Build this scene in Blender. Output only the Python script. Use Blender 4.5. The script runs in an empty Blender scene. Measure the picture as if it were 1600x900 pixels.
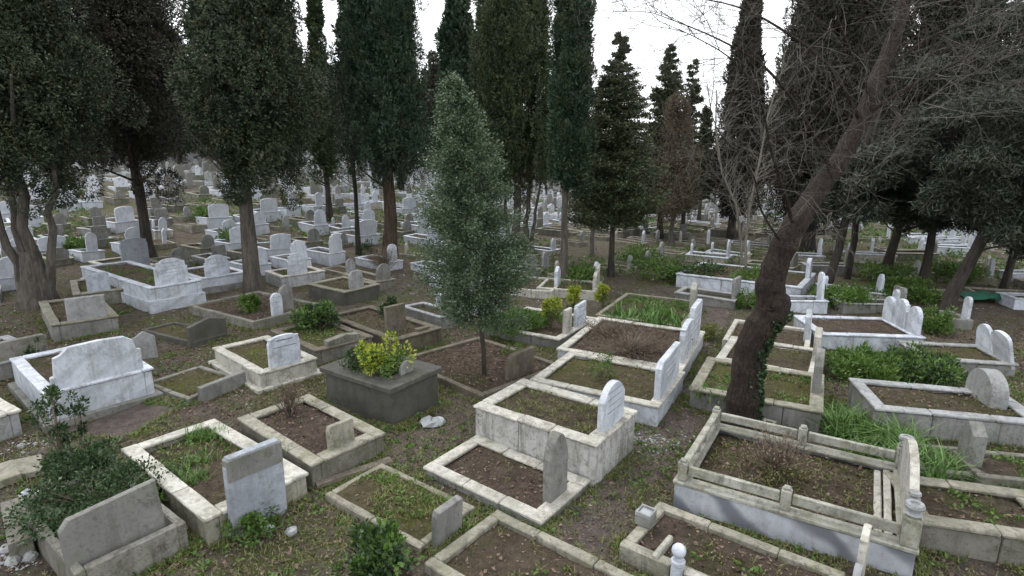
import bpy, math, random
import numpy as np
from mathutils import Vector, Matrix
R = math.radians
rnd = random.Random(7)
rg = np.random.default_rng(7)
scene = bpy.context.scene
COL = scene.collection

# ------------------------------------------------------------------ camera, sky, light
CAM_H, PITCH, FOC = 4.0, R(13.0), 900.0
cam_d = bpy.data.cameras.new('camera'); cam_d.lens = 36 * FOC / 1600; cam_d.sensor_width = 36
cam_d.clip_end = 2000; cam_d.clip_start = 0.05
cam = bpy.data.objects.new('camera', cam_d); COL.objects.link(cam)
cam.location = (0, 0, CAM_H); cam.rotation_euler = (math.pi / 2 - PITCH, 0, 0)
scene.camera = cam
scene.view_settings.view_transform = 'Standard'; scene.view_settings.look = 'None'
scene.view_settings.gamma = 1.0; scene.view_settings.exposure = 1.28
scene.view_settings.use_curve_mapping = False
SUN_EL, SUN_AZ = R(58), R(-35)
world = bpy.data.worlds.new('World'); scene.world = world; world.use_nodes = True
wn = world.node_tree; wn.nodes.clear()
sky = wn.nodes.new('ShaderNodeTexSky'); sky.sky_type = 'NISHITA'; sky.sun_disc = False
sky.sun_elevation = SUN_EL; sky.sun_rotation = SUN_AZ; sky.air_density = 1.5; sky.dust_density = 4
hsv = wn.nodes.new('ShaderNodeHueSaturation'); hsv.inputs['Saturation'].default_value = 0.25
bg = wn.nodes.new('ShaderNodeBackground'); bg.inputs['Strength'].default_value = 0.08
wo = wn.nodes.new('ShaderNodeOutputWorld')
# a closed overcast layer under the clear sky
tc = wn.nodes.new('ShaderNodeTexCoord'); cn = wn.nodes.new('ShaderNodeTexNoise')
cn.inputs['Scale'].default_value = 2.2; cn.inputs['Detail'].default_value = 6
cr = wn.nodes.new('ShaderNodeValToRGB')
cr.color_ramp.elements[0].position = .3; cr.color_ramp.elements[0].color = (9.2, 9.5, 10.0, 1)
cr.color_ramp.elements[1].position = .7; cr.color_ramp.elements[1].color = (11.3, 11.5, 11.9, 1)
mx = wn.nodes.new('ShaderNodeMixRGB'); mx.inputs[0].default_value = .85
wn.links.new(tc.outputs['Generated'], cn.inputs['Vector']); wn.links.new(cn.outputs['Fac'], cr.inputs[0])
wn.links.new(sky.outputs[0], hsv.inputs['Color']); wn.links.new(hsv.outputs[0], mx.inputs[1])
wn.links.new(cr.outputs[0], mx.inputs[2]); wn.links.new(mx.outputs[0], bg.inputs[0])
wn.links.new(bg.outputs[0], wo.inputs[0])
sd = bpy.data.lights.new('sun', 'SUN'); sd.energy = 0.6; sd.angle = R(25); sd.color = (1, .97, .93)
sun = bpy.data.objects.new('sun', sd); COL.objects.link(sun)
sdir = Vector((math.sin(-SUN_AZ) * math.cos(SUN_EL) * -1, math.cos(SUN_AZ) * math.cos(SUN_EL), math.sin(SUN_EL)))
sun.rotation_euler = sdir.to_track_quat('Z', 'Y').to_euler()
scene.cycles.max_bounces = 5; scene.cycles.diffuse_bounces = 3; scene.cycles.glossy_bounces = 2
scene.cycles.transmission_bounces = 2; scene.cycles.transparent_max_bounces = 4

# ------------------------------------------------------------------ noise and terrain
def _h(ix, iy, iz):
    n = (ix * 73856093) ^ (iy * 19349663) ^ (iz * 83492791)
    n = (n ^ (n >> 13)) * 1274126177 & 0x7fffffff
    return ((n ^ (n >> 16)) & 0xffff) / 65535.0
def noise(x, y, z=0.0, s=1.0):
    x = np.asarray(x, float) * s + 1000; y = np.asarray(y, float) * s + 1000; z = np.zeros_like(x) + np.asarray(z, float) * s + 1000
    ix, iy, iz = np.floor(x).astype(np.int64), np.floor(y).astype(np.int64), np.floor(z).astype(np.int64)
    fx, fy, fz = x - ix, y - iy, z - iz
    fx, fy, fz = fx * fx * (3 - 2 * fx), fy * fy * (3 - 2 * fy), fz * fz * (3 - 2 * fz)
    r = 0
    for a in (0, 1):
        for b in (0, 1):
            for c in (0, 1):
                w = (fx if a else 1 - fx) * (fy if b else 1 - fy) * (fz if c else 1 - fz)
                r = r + w * _h(ix + a, iy + b, iz + c)
    return r * 2 - 1
def sst(a, b, x):
    t = np.clip((np.asarray(x, float) - a) / (b - a), 0, 1); return t * t * (3 - 2 * t)
def hz(x, y):
    x = np.asarray(x, float); y = np.asarray(y, float)
    left = sst(2, -16, x)
    h = 2.5 * sst(17, 44, y) * left
    h = h + 4.0 * sst(50, 140, y) * left + 2.0 * sst(60, 160, y)
    h = h + 0.06 * noise(x, y, 0, .25) * sst(0, 6, y)
    return h
def hfine(x, y):
    return hz(x, y) + .022 * noise(x, y, 0, 1.7) + .012 * noise(x, y, 3, 5.1)
def ray(px, py):
    d = Vector((px - 800, FOC, 450 - py))
    c, s = math.cos(PITCH), math.sin(PITCH)
    return Vector((d.x, d.y * c + d.z * s, -d.y * s + d.z * c))
def at(px, py, dz=0.0):
    """the point of the ground (raised by dz) that a line of sight meets"""
    d = ray(px, py); d = d / d.y
    lo, t = 1.0, 1.0
    while t < 160:
        p = d * t
        if CAM_H + p.z < float(hz(p.x, p.y)) + dz: break
        lo = t; t += .5
    hi = t
    for _ in range(24):
        m = (lo + hi) / 2; p = d * m
        if CAM_H + p.z < float(hz(p.x, p.y)) + dz: hi = m
        else: lo = m
    p = d * hi
    return Vector((p.x, p.y, float(hz(p.x, p.y)) + dz))
def on_ray(px, py, depth):
    d = ray(px, py); d = d * (depth / d.y); return Vector((d.x, d.y, CAM_H + d.z))
def project(x, y, z):
    z = z - CAM_H; c, s = math.cos(PITCH), math.sin(PITCH)
    f = y * c - z * s; u = y * s + z * c
    return 800 + FOC * x / f, 450 - FOC * u / f

# ------------------------------------------------------------------ mesh helpers
class MB:
    def __init__(s): s.v = []; s.f = []
    def add(s, vs, fs):
        n = len(s.v); s.v += [tuple(v) for v in vs]; s.f += [tuple(i + n for i in f) for f in fs]
    def slab(s, x0, x1, y0, y1, z0, z1, c=.012, jit=.003):
        """bevelled block, its long sides slightly uneven"""
        lx, ly = x1 - x0, y1 - y0
        swap = ly > lx
        a0, a1, b0, b1 = (y0, y1, x0, x1) if swap else (x0, x1, y0, y1)
        c = min(c, (b1 - b0) * .3, (z1 - z0) * .3, (a1 - a0) * .3)
        n = max(1, int((a1 - a0) / .22))
        def ring(a, e):
            B0, B1, Z0, Z1 = b0 + e, b1 - e, z0 + e, z1 - e
            r = [(B0 + c, Z0), (B1 - c, Z0), (B1, Z0 + c), (B1, Z1 - c), (B1 - c, Z1), (B0 + c, Z1), (B0, Z1 - c), (B0, Z0 + c)]
            return [((a, b, z) if not swap else (b, a, z)) for b, z in r]
        rings = [ring(a0, c * .7)]
        for i in range(n + 1):
            q = ring(a0 + c + (a1 - a0 - 2 * c) * i / n, 0)
            rings.append([(x + rnd.uniform(-jit, jit), y + rnd.uniform(-jit, jit), z + rnd.uniform(-jit, jit)) for x, y, z in q])
        rings.append(ring(a1, c * .7))
        vs = [v for r in rings for v in r]; fs = []
        for i in range(len(rings) - 1):
            for k in range(8):
                q = (i * 8 + k, i * 8 + (k + 1) % 8, i * 8 + 8 + (k + 1) % 8, i * 8 + 8 + k)
                fs.append(q if swap else q[::-1])
        e0 = tuple(range(8)); e1 = tuple(range(len(vs) - 8, len(vs)))
        fs += [e0[::-1], e1] if swap else [e0, e1[::-1]]
        s.add(vs, fs)
    def run(s, x0, x1, y0, y1, z0, z1, c=.012, jit=.005):
        """a course of two or three blocks with open joints"""
        lx, ly = x1 - x0, y1 - y0; sw = ly > lx; l = max(lx, ly)
        cuts = [0, 1] if l < 1.0 else [0, rnd.uniform(.4, .6), 1] if l < 1.7 else [0, rnd.uniform(.28, .4), rnd.uniform(.6, .74), 1]
        for a, b in zip(cuts[:-1], cuts[1:]):
            o = rnd.gauss(0, .003); dz = rnd.gauss(0, .0035) - .003; g0 = .004 if a > 0 else 0; g1 = .004 if b < 1 else 0
            if sw: s.slab(x0 + o, x1 + o, y0 + a * l + g0, y0 + b * l - g1, z0, z1 + dz, c, jit)
            else: s.slab(x0 + a * l + g0, x0 + b * l - g1, y0 + o, y1 + o, z0, z1 + dz, c, jit)
    def prism(s, prof, t, c=.01, x=0, y=0, z=0, axis='x'):
        """outline (across, up) given a thickness t; axis = the direction of the thickness"""
        cx = sum(p[0] for p in prof) / len(prof); cz = sum(p[1] for p in prof) / len(prof)
        w = max(abs(p[0] - cx) for p in prof); hh = max(abs(p[1] - cz) for p in prof)
        n = len(prof); vs = []
        for (d, e) in ((-t / 2, c), (-t / 2 + c, 0), (t / 2 - c, 0), (t / 2, c)):
            for (a, b) in prof:
                a2 = cx + (a - cx) * (1 - e / w); b2 = cz + (b - cz) * (1 - e / hh)
                vs.append((x + d, y + a2, z + b2) if axis == 'x' else (x + a2, y + d, z + b2))
        fs = []
        for i in range(3):
            for k in range(n):
                fs.append((i * n + k, i * n + (k + 1) % n, (i + 1) * n + (k + 1) % n, (i + 1) * n + k))
        fs.append(tuple(range(n))[::-1]); fs.append(tuple(range(3 * n, 4 * n)))
        if axis != 'x': pass
        s.add(vs, fs)
    def tube(s, pts, rads, n=8, cap=True, rough=0.0):
        pts = [Vector(p) for p in pts]; vs = []; fs = []
        up = Vector((0.13, .97, .2)).normalized()
        for i, p in enumerate(pts):
            t = (pts[min(i + 1, len(pts) - 1)] - pts[max(i - 1, 0)])
            if t.length < 1e-6: t = Vector((0, 0, 1))
            t.normalize()
            a = t.cross(up)
            if a.length < .05: a = t.cross(Vector((1, 0, 0)))
            a.normalize(); b = a.cross(t)
            for k in range(n):
                an = 2 * math.pi * k / n
                rr = rads[i] * (1 + (rnd.uniform(-rough, rough) if rough else 0))
                vs.append(p + a * math.cos(an) * rr + b * math.sin(an) * rr)
        for i in range(len(pts) - 1):
            for k in range(n):
                fs.append((i * n + k, i * n + n + k, i * n + n + (k + 1) % n, i * n + (k + 1) % n))
        if cap: fs.append(tuple(range(n))); fs.append(tuple(range(len(vs) - n, len(vs)))[::-1])
        s.add(vs, fs)
    def lathe(s, prof, x=0, y=0, z=0, n=14):
        vs = []; fs = []
        for r, h in prof:
            for k in range(n):
                an = 2 * math.pi * k / n; vs.append((x + r * math.cos(an), y + r * math.sin(an), z + h))
        for i in range(len(prof) - 1):
            for k in range(n):
                fs.append((i * n + k, i * n + (k + 1) % n, i * n + n + (k + 1) % n, i * n + n + k))
        fs.append(tuple(range(n))[::-1]); fs.append(tuple(range(len(vs) - n, len(vs))))
        s.add(vs, fs)
    def build(s, name, m, parent=None, smooth=False):
        me = bpy.data.meshes.new(name); me.from_pydata([tuple(v) for v in s.v], [], s.f); me.update()
        if smooth: me.polygons.foreach_set('use_smooth', [True] * len(me.polygons))
        return link(name, me, m, parent)
def link(name, me, m, parent=None):
    o = bpy.data.objects.new(name, me); COL.objects.link(o)
    if m is not None: me.materials.append(m)
    if parent is not None: o.parent = parent
    return o
def quads_obj(name, V, m, parent=None):
    """V: (n,4,3) array of quads"""
    n = len(V); me = bpy.data.meshes.new(name)
    me.vertices.add(n * 4); me.vertices.foreach_set('co', np.ascontiguousarray(V, dtype=np.float32).ravel())
    me.loops.add(n * 4); me.loops.foreach_set('vertex_index', np.arange(n * 4, dtype=np.int32))
    me.polygons.add(n); me.polygons.foreach_set('loop_start', np.arange(0, n * 4, 4, dtype=np.int32))
    try: me.polygons.foreach_set('loop_total', np.full(n, 4, dtype=np.int32))
    except Exception: pass
    me.update(calc_edges=True); me.validate()
    return link(name, me, m, parent)
def grid_obj(name, X, Y, Z, m, parent=None, smooth=True):
    ny, nx = X.shape
    V = np.stack([X, Y, Z], -1).reshape(-1, 3)
    i = np.arange(ny * nx).reshape(ny, nx)
    F = np.stack([i[:-1, :-1], i[:-1, 1:], i[1:, 1:], i[1:, :-1]], -1).reshape(-1, 4)
    me = bpy.data.meshes.new(name); n = len(F)
    me.vertices.add(len(V)); me.vertices.foreach_set('co', V.astype(np.float32).ravel())
    me.loops.add(n * 4); me.loops.foreach_set('vertex_index', F.astype(np.int32).ravel())
    me.polygons.add(n); me.polygons.foreach_set('loop_start', np.arange(0, n * 4, 4, dtype=np.int32))
    try: me.polygons.foreach_set('loop_total', np.full(n, 4, dtype=np.int32))
    except Exception: pass
    me.update(calc_edges=True)
    me.polygons.foreach_set('use_smooth', [smooth] * n)
    return link(name, me, m, parent)
def tag(o, label=None, cat=None, group=None, kind=None):
    if label: o['label'] = label
    if cat: o['category'] = cat
    if group: o['group'] = group
    if kind: o['kind'] = kind
    return o
def empty(name, loc, rz=0.0):
    o = bpy.data.objects.new(name, None); COL.objects.link(o)
    o.location = loc; o.rotation_euler = (0, 0, rz); o.empty_display_size = .2
    return o
KIDS = {}
def copy_tree(o, parent=None):
    c = o.copy(); COL.objects.link(c); c.parent = parent
    for ch in KIDS.get(o.name) or list(o.children): copy_tree(ch, c)
    return c
def unit(a): return a / np.maximum(np.linalg.norm(a, axis=-1, keepdims=True), 1e-9)
def leaf_quads(P, A, length, width, bend=0.0):
    """leaf shaped quads: base points P, axes A"""
    n = len(P); A = unit(A); r = unit(rg.normal(size=(n, 3))); B = unit(np.cross(A, r))
    L = (length * rg.uniform(.6, 1.3, n))[:, None]; W = (width * rg.uniform(.7, 1.3, n))[:, None]
    N = np.cross(A, B) * bend * L
    return np.stack([P, P + A * L * .5 + B * W * .5 + N, P + A * L, P + A * L * .5 - B * W * .5 + N], 1)
def blade_quads(P, h, w, lean=.5, seg=3):
    """arching blades made of seg quads"""
    n = len(P); an = rg.uniform(0, 2 * np.pi, n); D = np.stack([np.cos(an), np.sin(an), np.zeros(n)], 1)
    S = np.stack([-np.sin(an), np.cos(an), np.zeros(n)], 1); H = h * rg.uniform(.5, 1.2, n); le = lean * rg.uniform(.2, 1.4, n)
    out = []
    def pt(t): return P + D * (H * le * t * t)[:, None] + np.array([0, 0, 1.]) * (H * (t - .35 * le * t * t))[:, None]
    for i in range(seg):
        t0, t1 = i / seg, (i + 1) / seg
        w0 = w * (1 - t0 ** 2) * .5 + .0005; w1 = w * (1 - t1 ** 2) * .5 + .0003
        out.append(np.stack([pt(t0) - S * w0, pt(t0) + S * w0, pt(t1) + S * w1, pt(t1) - S * w1], 1))
    return np.concatenate(out)

# ------------------------------------------------------------------ materials
def nm(name):
    m = bpy.data.materials.new(name); m.use_nodes = True; nt = m.node_tree; nt.nodes.clear()
    out = nt.nodes.new('ShaderNodeOutputMaterial'); b = nt.nodes.new('ShaderNodeBsdfPrincipled')
    nt.links.new(b.outputs[0], out.inputs[0]); b.inputs['Roughness'].default_value = .8
    b.inputs['Specular IOR Level'].default_value = .3
    return m, nt, b
def rgba(c): return (c[0], c[1], c[2], 1)
class N:
    def __init__(s, nt, rand=True):
        s.nt = nt; tc = nt.nodes.new('ShaderNodeTexCoord'); s.co = tc.outputs['Object']
        if rand:
            oi = nt.nodes.new('ShaderNodeObjectInfo'); mul = nt.nodes.new('ShaderNodeMath'); mul.operation = 'MULTIPLY'
            mul.inputs[1].default_value = 37.0; nt.links.new(oi.outputs['Random'], mul.inputs[0])
            ad = nt.nodes.new('ShaderNodeVectorMath'); ad.operation = 'ADD'
            nt.links.new(s.co, ad.inputs[0]); nt.links.new(mul.outputs[0], ad.inputs[1]); s.co = ad.outputs[0]; s.rand = oi.outputs['Random']
    def noise(s, scale, detail=4, rough=.55, stretch=None, dist=0.0):
        co = s.co
        if stretch:
            mp = s.nt.nodes.new('ShaderNodeMapping'); mp.inputs['Scale'].default_value = stretch
            s.nt.links.new(co, mp.inputs[0]); co = mp.outputs[0]
        n = s.nt.nodes.new('ShaderNodeTexNoise'); n.inputs['Scale'].default_value = scale; n.inputs['Detail'].default_value = detail
        n.inputs['Roughness'].default_value = rough; n.inputs['Distortion'].default_value = dist
        s.nt.links.new(co, n.inputs['Vector']); return n.outputs['Fac']
    def voro(s, scale, out='Distance'):
        n = s.nt.nodes.new('ShaderNodeTexVoronoi'); n.inputs['Scale'].default_value = scale
        s.nt.links.new(s.co, n.inputs['Vector']); return n.outputs[out]
    def ramp(s, f, a, b, ca=0.0, cb=1.0):
        r = s.nt.nodes.new('ShaderNodeMapRange'); r.inputs['From Min'].default_value = a; r.inputs['From Max'].default_value = b
        r.inputs['To Min'].default_value = ca; r.inputs['To Max'].default_value = cb; r.interpolation_type = 'SMOOTHSTEP'
        s.nt.links.new(f, r.inputs['Value']); return r.outputs[0]
    def mix(s, f, a, b, mode='MIX'):
        n = s.nt.nodes.new('ShaderNodeMixRGB'); n.blend_type = mode
        for i, v in ((0, f), (1, a), (2, b)):
            if isinstance(v, (int, float)): n.inputs[i].default_value = v
            elif isinstance(v, tuple): n.inputs[i].default_value = rgba(v)
            else: s.nt.links.new(v, n.inputs[i])
        return n.outputs[0]
    def math(s, op, a, b):
        n = s.nt.nodes.new('ShaderNodeMath'); n.operation = op
        for i, v in ((0, a), (1, b)):
            if isinstance(v, (int, float)): n.inputs[i].default_value = v
            else: s.nt.links.new(v, n.inputs[i])
        return n.outputs[0]
    def up(s):
        g = s.nt.nodes.new('ShaderNodeNewGeometry'); x = s.nt.nodes.new('ShaderNodeSeparateXYZ')
        s.nt.links.new(g.outputs['Normal'], x.inputs[0]); return x.outputs['Z']
    def bump(s, b, h, strength=.5, dist=.01):
        n = s.nt.nodes.new('ShaderNodeBump'); n.inputs['Strength'].default_value = strength; n.inputs['Distance'].default_value = dist
        s.nt.links.new(h, n.inputs['Height']); s.nt.links.new(n.outputs[0], b.inputs['Normal'])
def stone(name, c1, c2, stain=(.12, .11, .09), st=.5, moss=(.10, .11, .04), ms=.3, vein=None, rough=.75, bump=.5):
    m, nt, b = nm(name); n = N(nt)
    col = n.mix(n.ramp(n.noise(2.0, 5), .35, .65), c1, c2)
    if vein:
        wv = nt.nodes.new('ShaderNodeTexWave'); wv.inputs['Scale'].default_value = vein[1]; wv.inputs['Distortion'].default_value = 5; wv.inputs['Detail'].default_value = 4
        wv.inputs['Detail Scale'].default_value = 1.2
        mp = nt.nodes.new('ShaderNodeMapping'); mp.inputs['Rotation'].default_value = (0, R(50), R(20)); nt.links.new(n.co, mp.inputs[0]); nt.links.new(mp.outputs[0], wv.inputs['Vector'])
        col = n.mix(n.math('MULTIPLY', n.ramp(wv.outputs['Fac'], .5, 1.0), vein[2]), col, vein[0])
    streak = n.ramp(n.noise(8, 6, .7, (1, 1, .12)), .46, .70)
    col = n.mix(n.math('MULTIPLY', streak, st), col, stain)
    spots = n.ramp(n.noise(20, 7, .75), .50, .66)
    col = n.mix(n.math('MULTIPLY', spots, st * .9), col, stain)
    patch = n.math('MULTIPLY', n.ramp(n.noise(3.2, 6, .7, None, .8), .50, .62), n.ramp(n.noise(30, 4, .8), .35, .6))
    col = n.mix(n.math('MULTIPLY', patch, min(1, st * 1.15)), col, (stain[0] * .75, stain[1] * .75, stain[2] * .7))
    if ms:
        mo = n.math('MULTIPLY', n.ramp(n.noise(4.5, 6, .65), .48, .66), ms)
        col = n.mix(mo, col, moss)
    col = n.mix(n.math('MULTIPLY', n.rand, .30), col, (stain[0] * 1.3, stain[1] * 1.25, stain[2] * 1.1))
    fine = n.noise(90, 3, .6)
    col = n.mix(n.ramp(fine, .3, .7, 0, .25), col, (c2[0] * .6, c2[1] * .6, c2[2] * .6))
    nt.links.new(col, b.inputs['Base Color']); b.inputs['Roughness'].default_value = rough
    n.bump(b, n.math('ADD', n.noise(28, 5, .7), n.math('MULTIPLY', fine, .4)), bump, .012)
    return m
M = {}
M['white'] = stone('white_marble', (.68, .72, .79), (.54, .58, .66), (.19, .20, .21), .5, (.2, .2, .14), .25, vein=((.38, .41, .46), 1.3, .5), rough=.55, bump=.25)
M['whitefar'] = stone('pale_marble', (.68, .72, .79), (.52, .56, .63), (.25, .26, .28), .35, ms=.0, rough=.6, bump=.2)
M['cream'] = stone('cream_marble', (.62, .60, .54), (.48, .47, .42), (.14, .13, .11), .6, (.14, .13, .07), .45, rough=.7, bump=.4)
M['stucco'] = stone('stained_white_plaster', (.66, .66, .64), (.50, .50, .47), (.10, .095, .085), .75, (.15, .15, .1), .45, rough=.85, bump=.8)
M['veined'] = stone('veined_grey_marble', (.55, .58, .64), (.42, .45, .51), (.2, .2, .2), .3, ms=.1, vein=((.11, .13, .17), .7, 1.0), rough=.5, bump=.2)
M['lichen'] = stone('lichened_marble', (.46, .46, .41), (.32, .32, .27), (.11, .11, .09), .7, (.19, .19, .10), .5, rough=.8, bump=.5)
M['grey'] = stone('grey_stone', (.30, .30, .29), (.21, .21, .20), (.08, .08, .07), .6, (.12, .13, .06), .35, bump=.8)
M['pale'] = stone('pale_grey_stone', (.42, .43, .44), (.31, .32, .33), (.11, .11, .10), .55, (.14, .14, .08), .3, bump=.5)
M['beige'] = stone('weathered_beige_kerb', (.37, .35, .29), (.26, .25, .20), (.09, .085, .065), .65, (.12, .13, .05), .5, bump=.9)
M['conc'] = stone('old_concrete', (.27, .26, .235), (.19, .185, .16), (.07, .065, .05), .65, (.09, .11, .035), .5, bump=1.0)
M['brown'] = stone('brown_concrete', (.21, .18, .14), (.14, .12, .095), (.05, .045, .035), .6, (.08, .10, .03), .5, bump=1.0)
M['dark'] = stone('dark_concrete', (.115, .112, .10), (.08, .078, .07), (.04, .04, .035), .5, (.08, .09, .04), .45, bump=.9)
M['blue'] = stone('bluish_stone', (.40, .44, .50), (.29, .32, .37), (.14, .14, .14), .5, (.15, .15, .12), .2, bump=.5)
def soil(name, c1, c2, green, ga, gb, speck=(.30, .28, .25), sp=.68):
    m, nt, b = nm(name); n = N(nt, rand=False)
    tcn = nt.nodes.new('ShaderNodeNewGeometry'); n.co = tcn.outputs['Position']
    big = n.noise(.7, 5, .6)
    col = n.mix(n.ramp(n.noise(6, 6, .7), .35, .65), c1, c2)
    col = n.mix(n.ramp(n.noise(35, 4, .75), .45, .7, 0, .7), col, (c1[0] * .45, c1[1] * .42, c1[2] * .4))
    g = n.math('MULTIPLY', n.ramp(big, ga, gb), n.ramp(n.noise(9, 5, .7), .38, .58))
    gc = n.mix(n.ramp(n.noise(25, 3), .4, .6), green, (green[0] * .55, green[1] * .6, green[2] * .5))
    col = n.mix(g, col, gc)
    sc = n.ramp(n.noise(48, 2, .5), sp, sp + .05)
    col = n.mix(n.math('MULTIPLY', sc, .8), col, speck)
    nt.links.new(col, b.inputs['Base Color']); b.inputs['Roughness'].default_value = .95; b.inputs['Specular IOR Level'].default_value = .1
    n.bump(b, n.math('ADD', n.noise(18, 6, .8), n.math('MULTIPLY', n.noise(70, 3, .7), .6)), 1.0, .08)
    return m
M['ground'] = soil('ground_earth', (.185, .155, .128), (.098, .080, .064), (.115, .130, .042), .46, .60, sp=.62)
M['path'] = soil('path_earth', (.21, .175, .155), (.12, .098, .088), (.07, .085, .03), .62, .8, sp=.60)
M['soil'] = soil('grave_soil', (.165, .13, .098), (.088, .069, .052), (.085, .095, .03), .45, .7)
M['soilred'] = soil('reddish_soil', (.16, .122, .098), (.092, .070, .058), (.08, .085, .03), .5, .7)
M['moss'] = soil('mossy_soil', (.16, .135, .085), (.10, .088, .05), (.155, .165, .048), .42, .62)
def leafmat(name, c1, c2, c3=None, rough=.5, trans=.15, sc=1.5, spec=.4):
    m, nt, b = nm(name); n = N(nt, rand=True)
    col = n.mix(n.ramp(n.noise(sc, 4, .6), .38, .62), c1, c2)
    if c3: col = n.mix(n.ramp(n.noise(sc * 3.2, 3, .6), .50, .62, 0, .85), col, c3)
    col = n.mix(n.ramp(n.noise(60, 1), .35, .65, 0, .35), col, (c1[0] * .4, c1[1] * .4, c1[2] * .4))
    gi = nt.nodes.new('ShaderNodeNewGeometry'); isl = gi.outputs['Random Per Island']
    col = n.mix(n.ramp(isl, .55, 1.0, 0, .75), col, (min(1, c2[0] * 1.7), min(1, c2[1] * 1.6), min(1, c2[2] * 1.6)))
    col = n.mix(n.ramp(isl, .0, .35, .6, 0), col, (c1[0] * .45, c1[1] * .45, c1[2] * .45))
    nt.links.new(col, b.inputs['Base Color']); b.inputs['Roughness'].default_value = rough; b.inputs['Specular IOR Level'].default_value = spec
    if trans:
        t = nt.nodes.new('ShaderNodeBsdfTranslucent'); ms = nt.nodes.new('ShaderNodeMixShader'); ms.inputs[0].default_value = trans
        nt.links.new(col, t.inputs[0]); out = [x for x in nt.nodes if x.type == 'OUTPUT_MATERIAL'][0]
        nt.links.new(b.outputs[0], ms.inputs[1]); nt.links.new(t.outputs[0], ms.inputs[2]); nt.links.new(ms.outputs[0], out.inputs[0])
    return m
M['cyp'] = leafmat('cypress_foliage', (.020, .038, .020), (.042, .066, .032), (.105, .105, .050), .6, .05, .9)
M['cypteal'] = leafmat('blue_green_cypress_foliage', (.016, .040, .022), (.036, .070, .036), (.085, .105, .050), .6, .05, .9)
M['cypolive'] = leafmat('olive_cypress_foliage', (.030, .056, .024), (.056, .084, .036), (.13, .145, .055), .6, .05, .8)
M['dusky'] = leafmat('dusky_foliage', (.024, .030, .018), (.046, .046, .030), (.085, .072, .05), .7, .05, .7)
M['fir'] = leafmat('fir_foliage', (.042, .070, .032), (.068, .088, .040), (.11, .105, .05), .6, .05, 1.1)
M['russet'] = leafmat('russet_foliage', (.13, .10, .065), (.09, .08, .05), (.17, .115, .08), .7, .05, 1.0)
M['pine'] = leafmat('pine_needles', (.022, .034, .020), (.042, .052, .030), None, .6, .05, 1.2)
M['silver'] = leafmat('grey_green_leaves', (.080, .130, .062), (.052, .092, .044), (.17, .225, .125), .42, .15, 2.5, .6)
M['green'] = leafmat('fresh_green_leaves', (.11, .20, .035), (.070, .14, .03), (.17, .25, .06), .5, .25, 3)
M['dgreen'] = leafmat('dark_green_leaves', (.030, .060, .022), (.045, .085, .030), None, .4, .15, 3)
M['iris'] = leafmat('strap_leaves', (.085, .17, .04), (.12, .22, .055), None, .45, .25, 3)
M['yellow'] = leafmat('yellow_leaves', (.42, .44, .04), (.28, .36, .05), (.52, .52, .08), .5, .3, 8)
M['grass'] = leafmat('grass_blades', (.12, .165, .04), (.16, .185, .055), (.22, .21, .08), .6, .25, 2)
M['litter'] = leafmat('dead_leaves', (.17, .12, .085), (.12, .09, .07), (.32, .26, .21), .9, .0, 9, .1)
M['dry'] = leafmat('dry_stems', (.12, .098, .075), (.19, .16, .125), None, .9, .0, 4, .1)
M['ivy'] = leafmat('ivy_leaves', (.022, .045, .018), (.04, .075, .03), None, .35, .1, 6)
def bark(name, c1, c2, sc=1.0, st=.16):
    m, nt, b = nm(name); n = N(nt)
    f = n.noise(9 * sc, 7, .75, (1, 1, st), .6)
    col = n.mix(n.ramp(f, .35, .65), c1, c2); col = n.mix(n.ramp(n.noise(2.5, 4), .5, .75, 0, .5), col, (c1[0] * .8, c1[1] * 1.0, c1[2] * .7))
    nt.links.new(col, b.inputs['Base Color']); b.inputs['Roughness'].default_value = .95
    n.bump(b, f, 1.0, .06); return m
M['bark'] = bark('grey_bark', (.055, .048, .040), (.135, .120, .102))
M['barkdark'] = bark('dark_bark', (.030, .026, .022), (.07, .06, .05))
M['barkbrown'] = bark('brown_bark', (.036, .026, .020), (.105, .074, .054), 1.5)
M['barklean'] = bark('leaning_tree_bark', (.014, .010, .008), (.058, .042, .031), 3.2, .42)
M['twig'] = bark('twig_bark', (.080, .073, .064), (.165, .152, .135))
M['palebark'] = bark('pale_bark', (.17, .155, .13), (.26, .24, .20))
m_, nt_, b_ = nm('engraving'); b_.inputs['Base Color'].default_value = (.10, .10, .12, 1); M['ink'] = m_
m_, nt_, b_ = nm('engraving_soft'); b_.inputs['Base Color'].default_value = (.30, .31, .34, 1); M['inksoft'] = m_
m_, nt_, b_ = nm('clear_plastic'); b_.inputs['Base Color'].default_value = (.30, .32, .33, 1); b_.inputs['Roughness'].default_value = .2; M['plastic'] = m_
m_, nt_, b_ = nm('green_cloth'); b_.inputs['Base Color'].default_value = (.02, .11, .07, 1); M['tarp'] = m_

# ------------------------------------------------------------------ scatter store
RECTS = []            # graves' footprints: centre x, y, long axis angle, half length, half width
S = {'litter': [], 'grass': [], 'weeds': [], 'pebbles': []}
def inside_any(x, y, pad=.03):
    ins = np.zeros(len(x), bool)
    for cx, cy, a, hl, hw in RECTS:
        dx, dy = x - cx, y - cy; u = dx * math.cos(a) + dy * math.sin(a); v = -dx * math.sin(a) + dy * math.cos(a)
        ins |= (np.abs(u) < hl + pad) & (np.abs(v) < hw + pad)
    return ins

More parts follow.
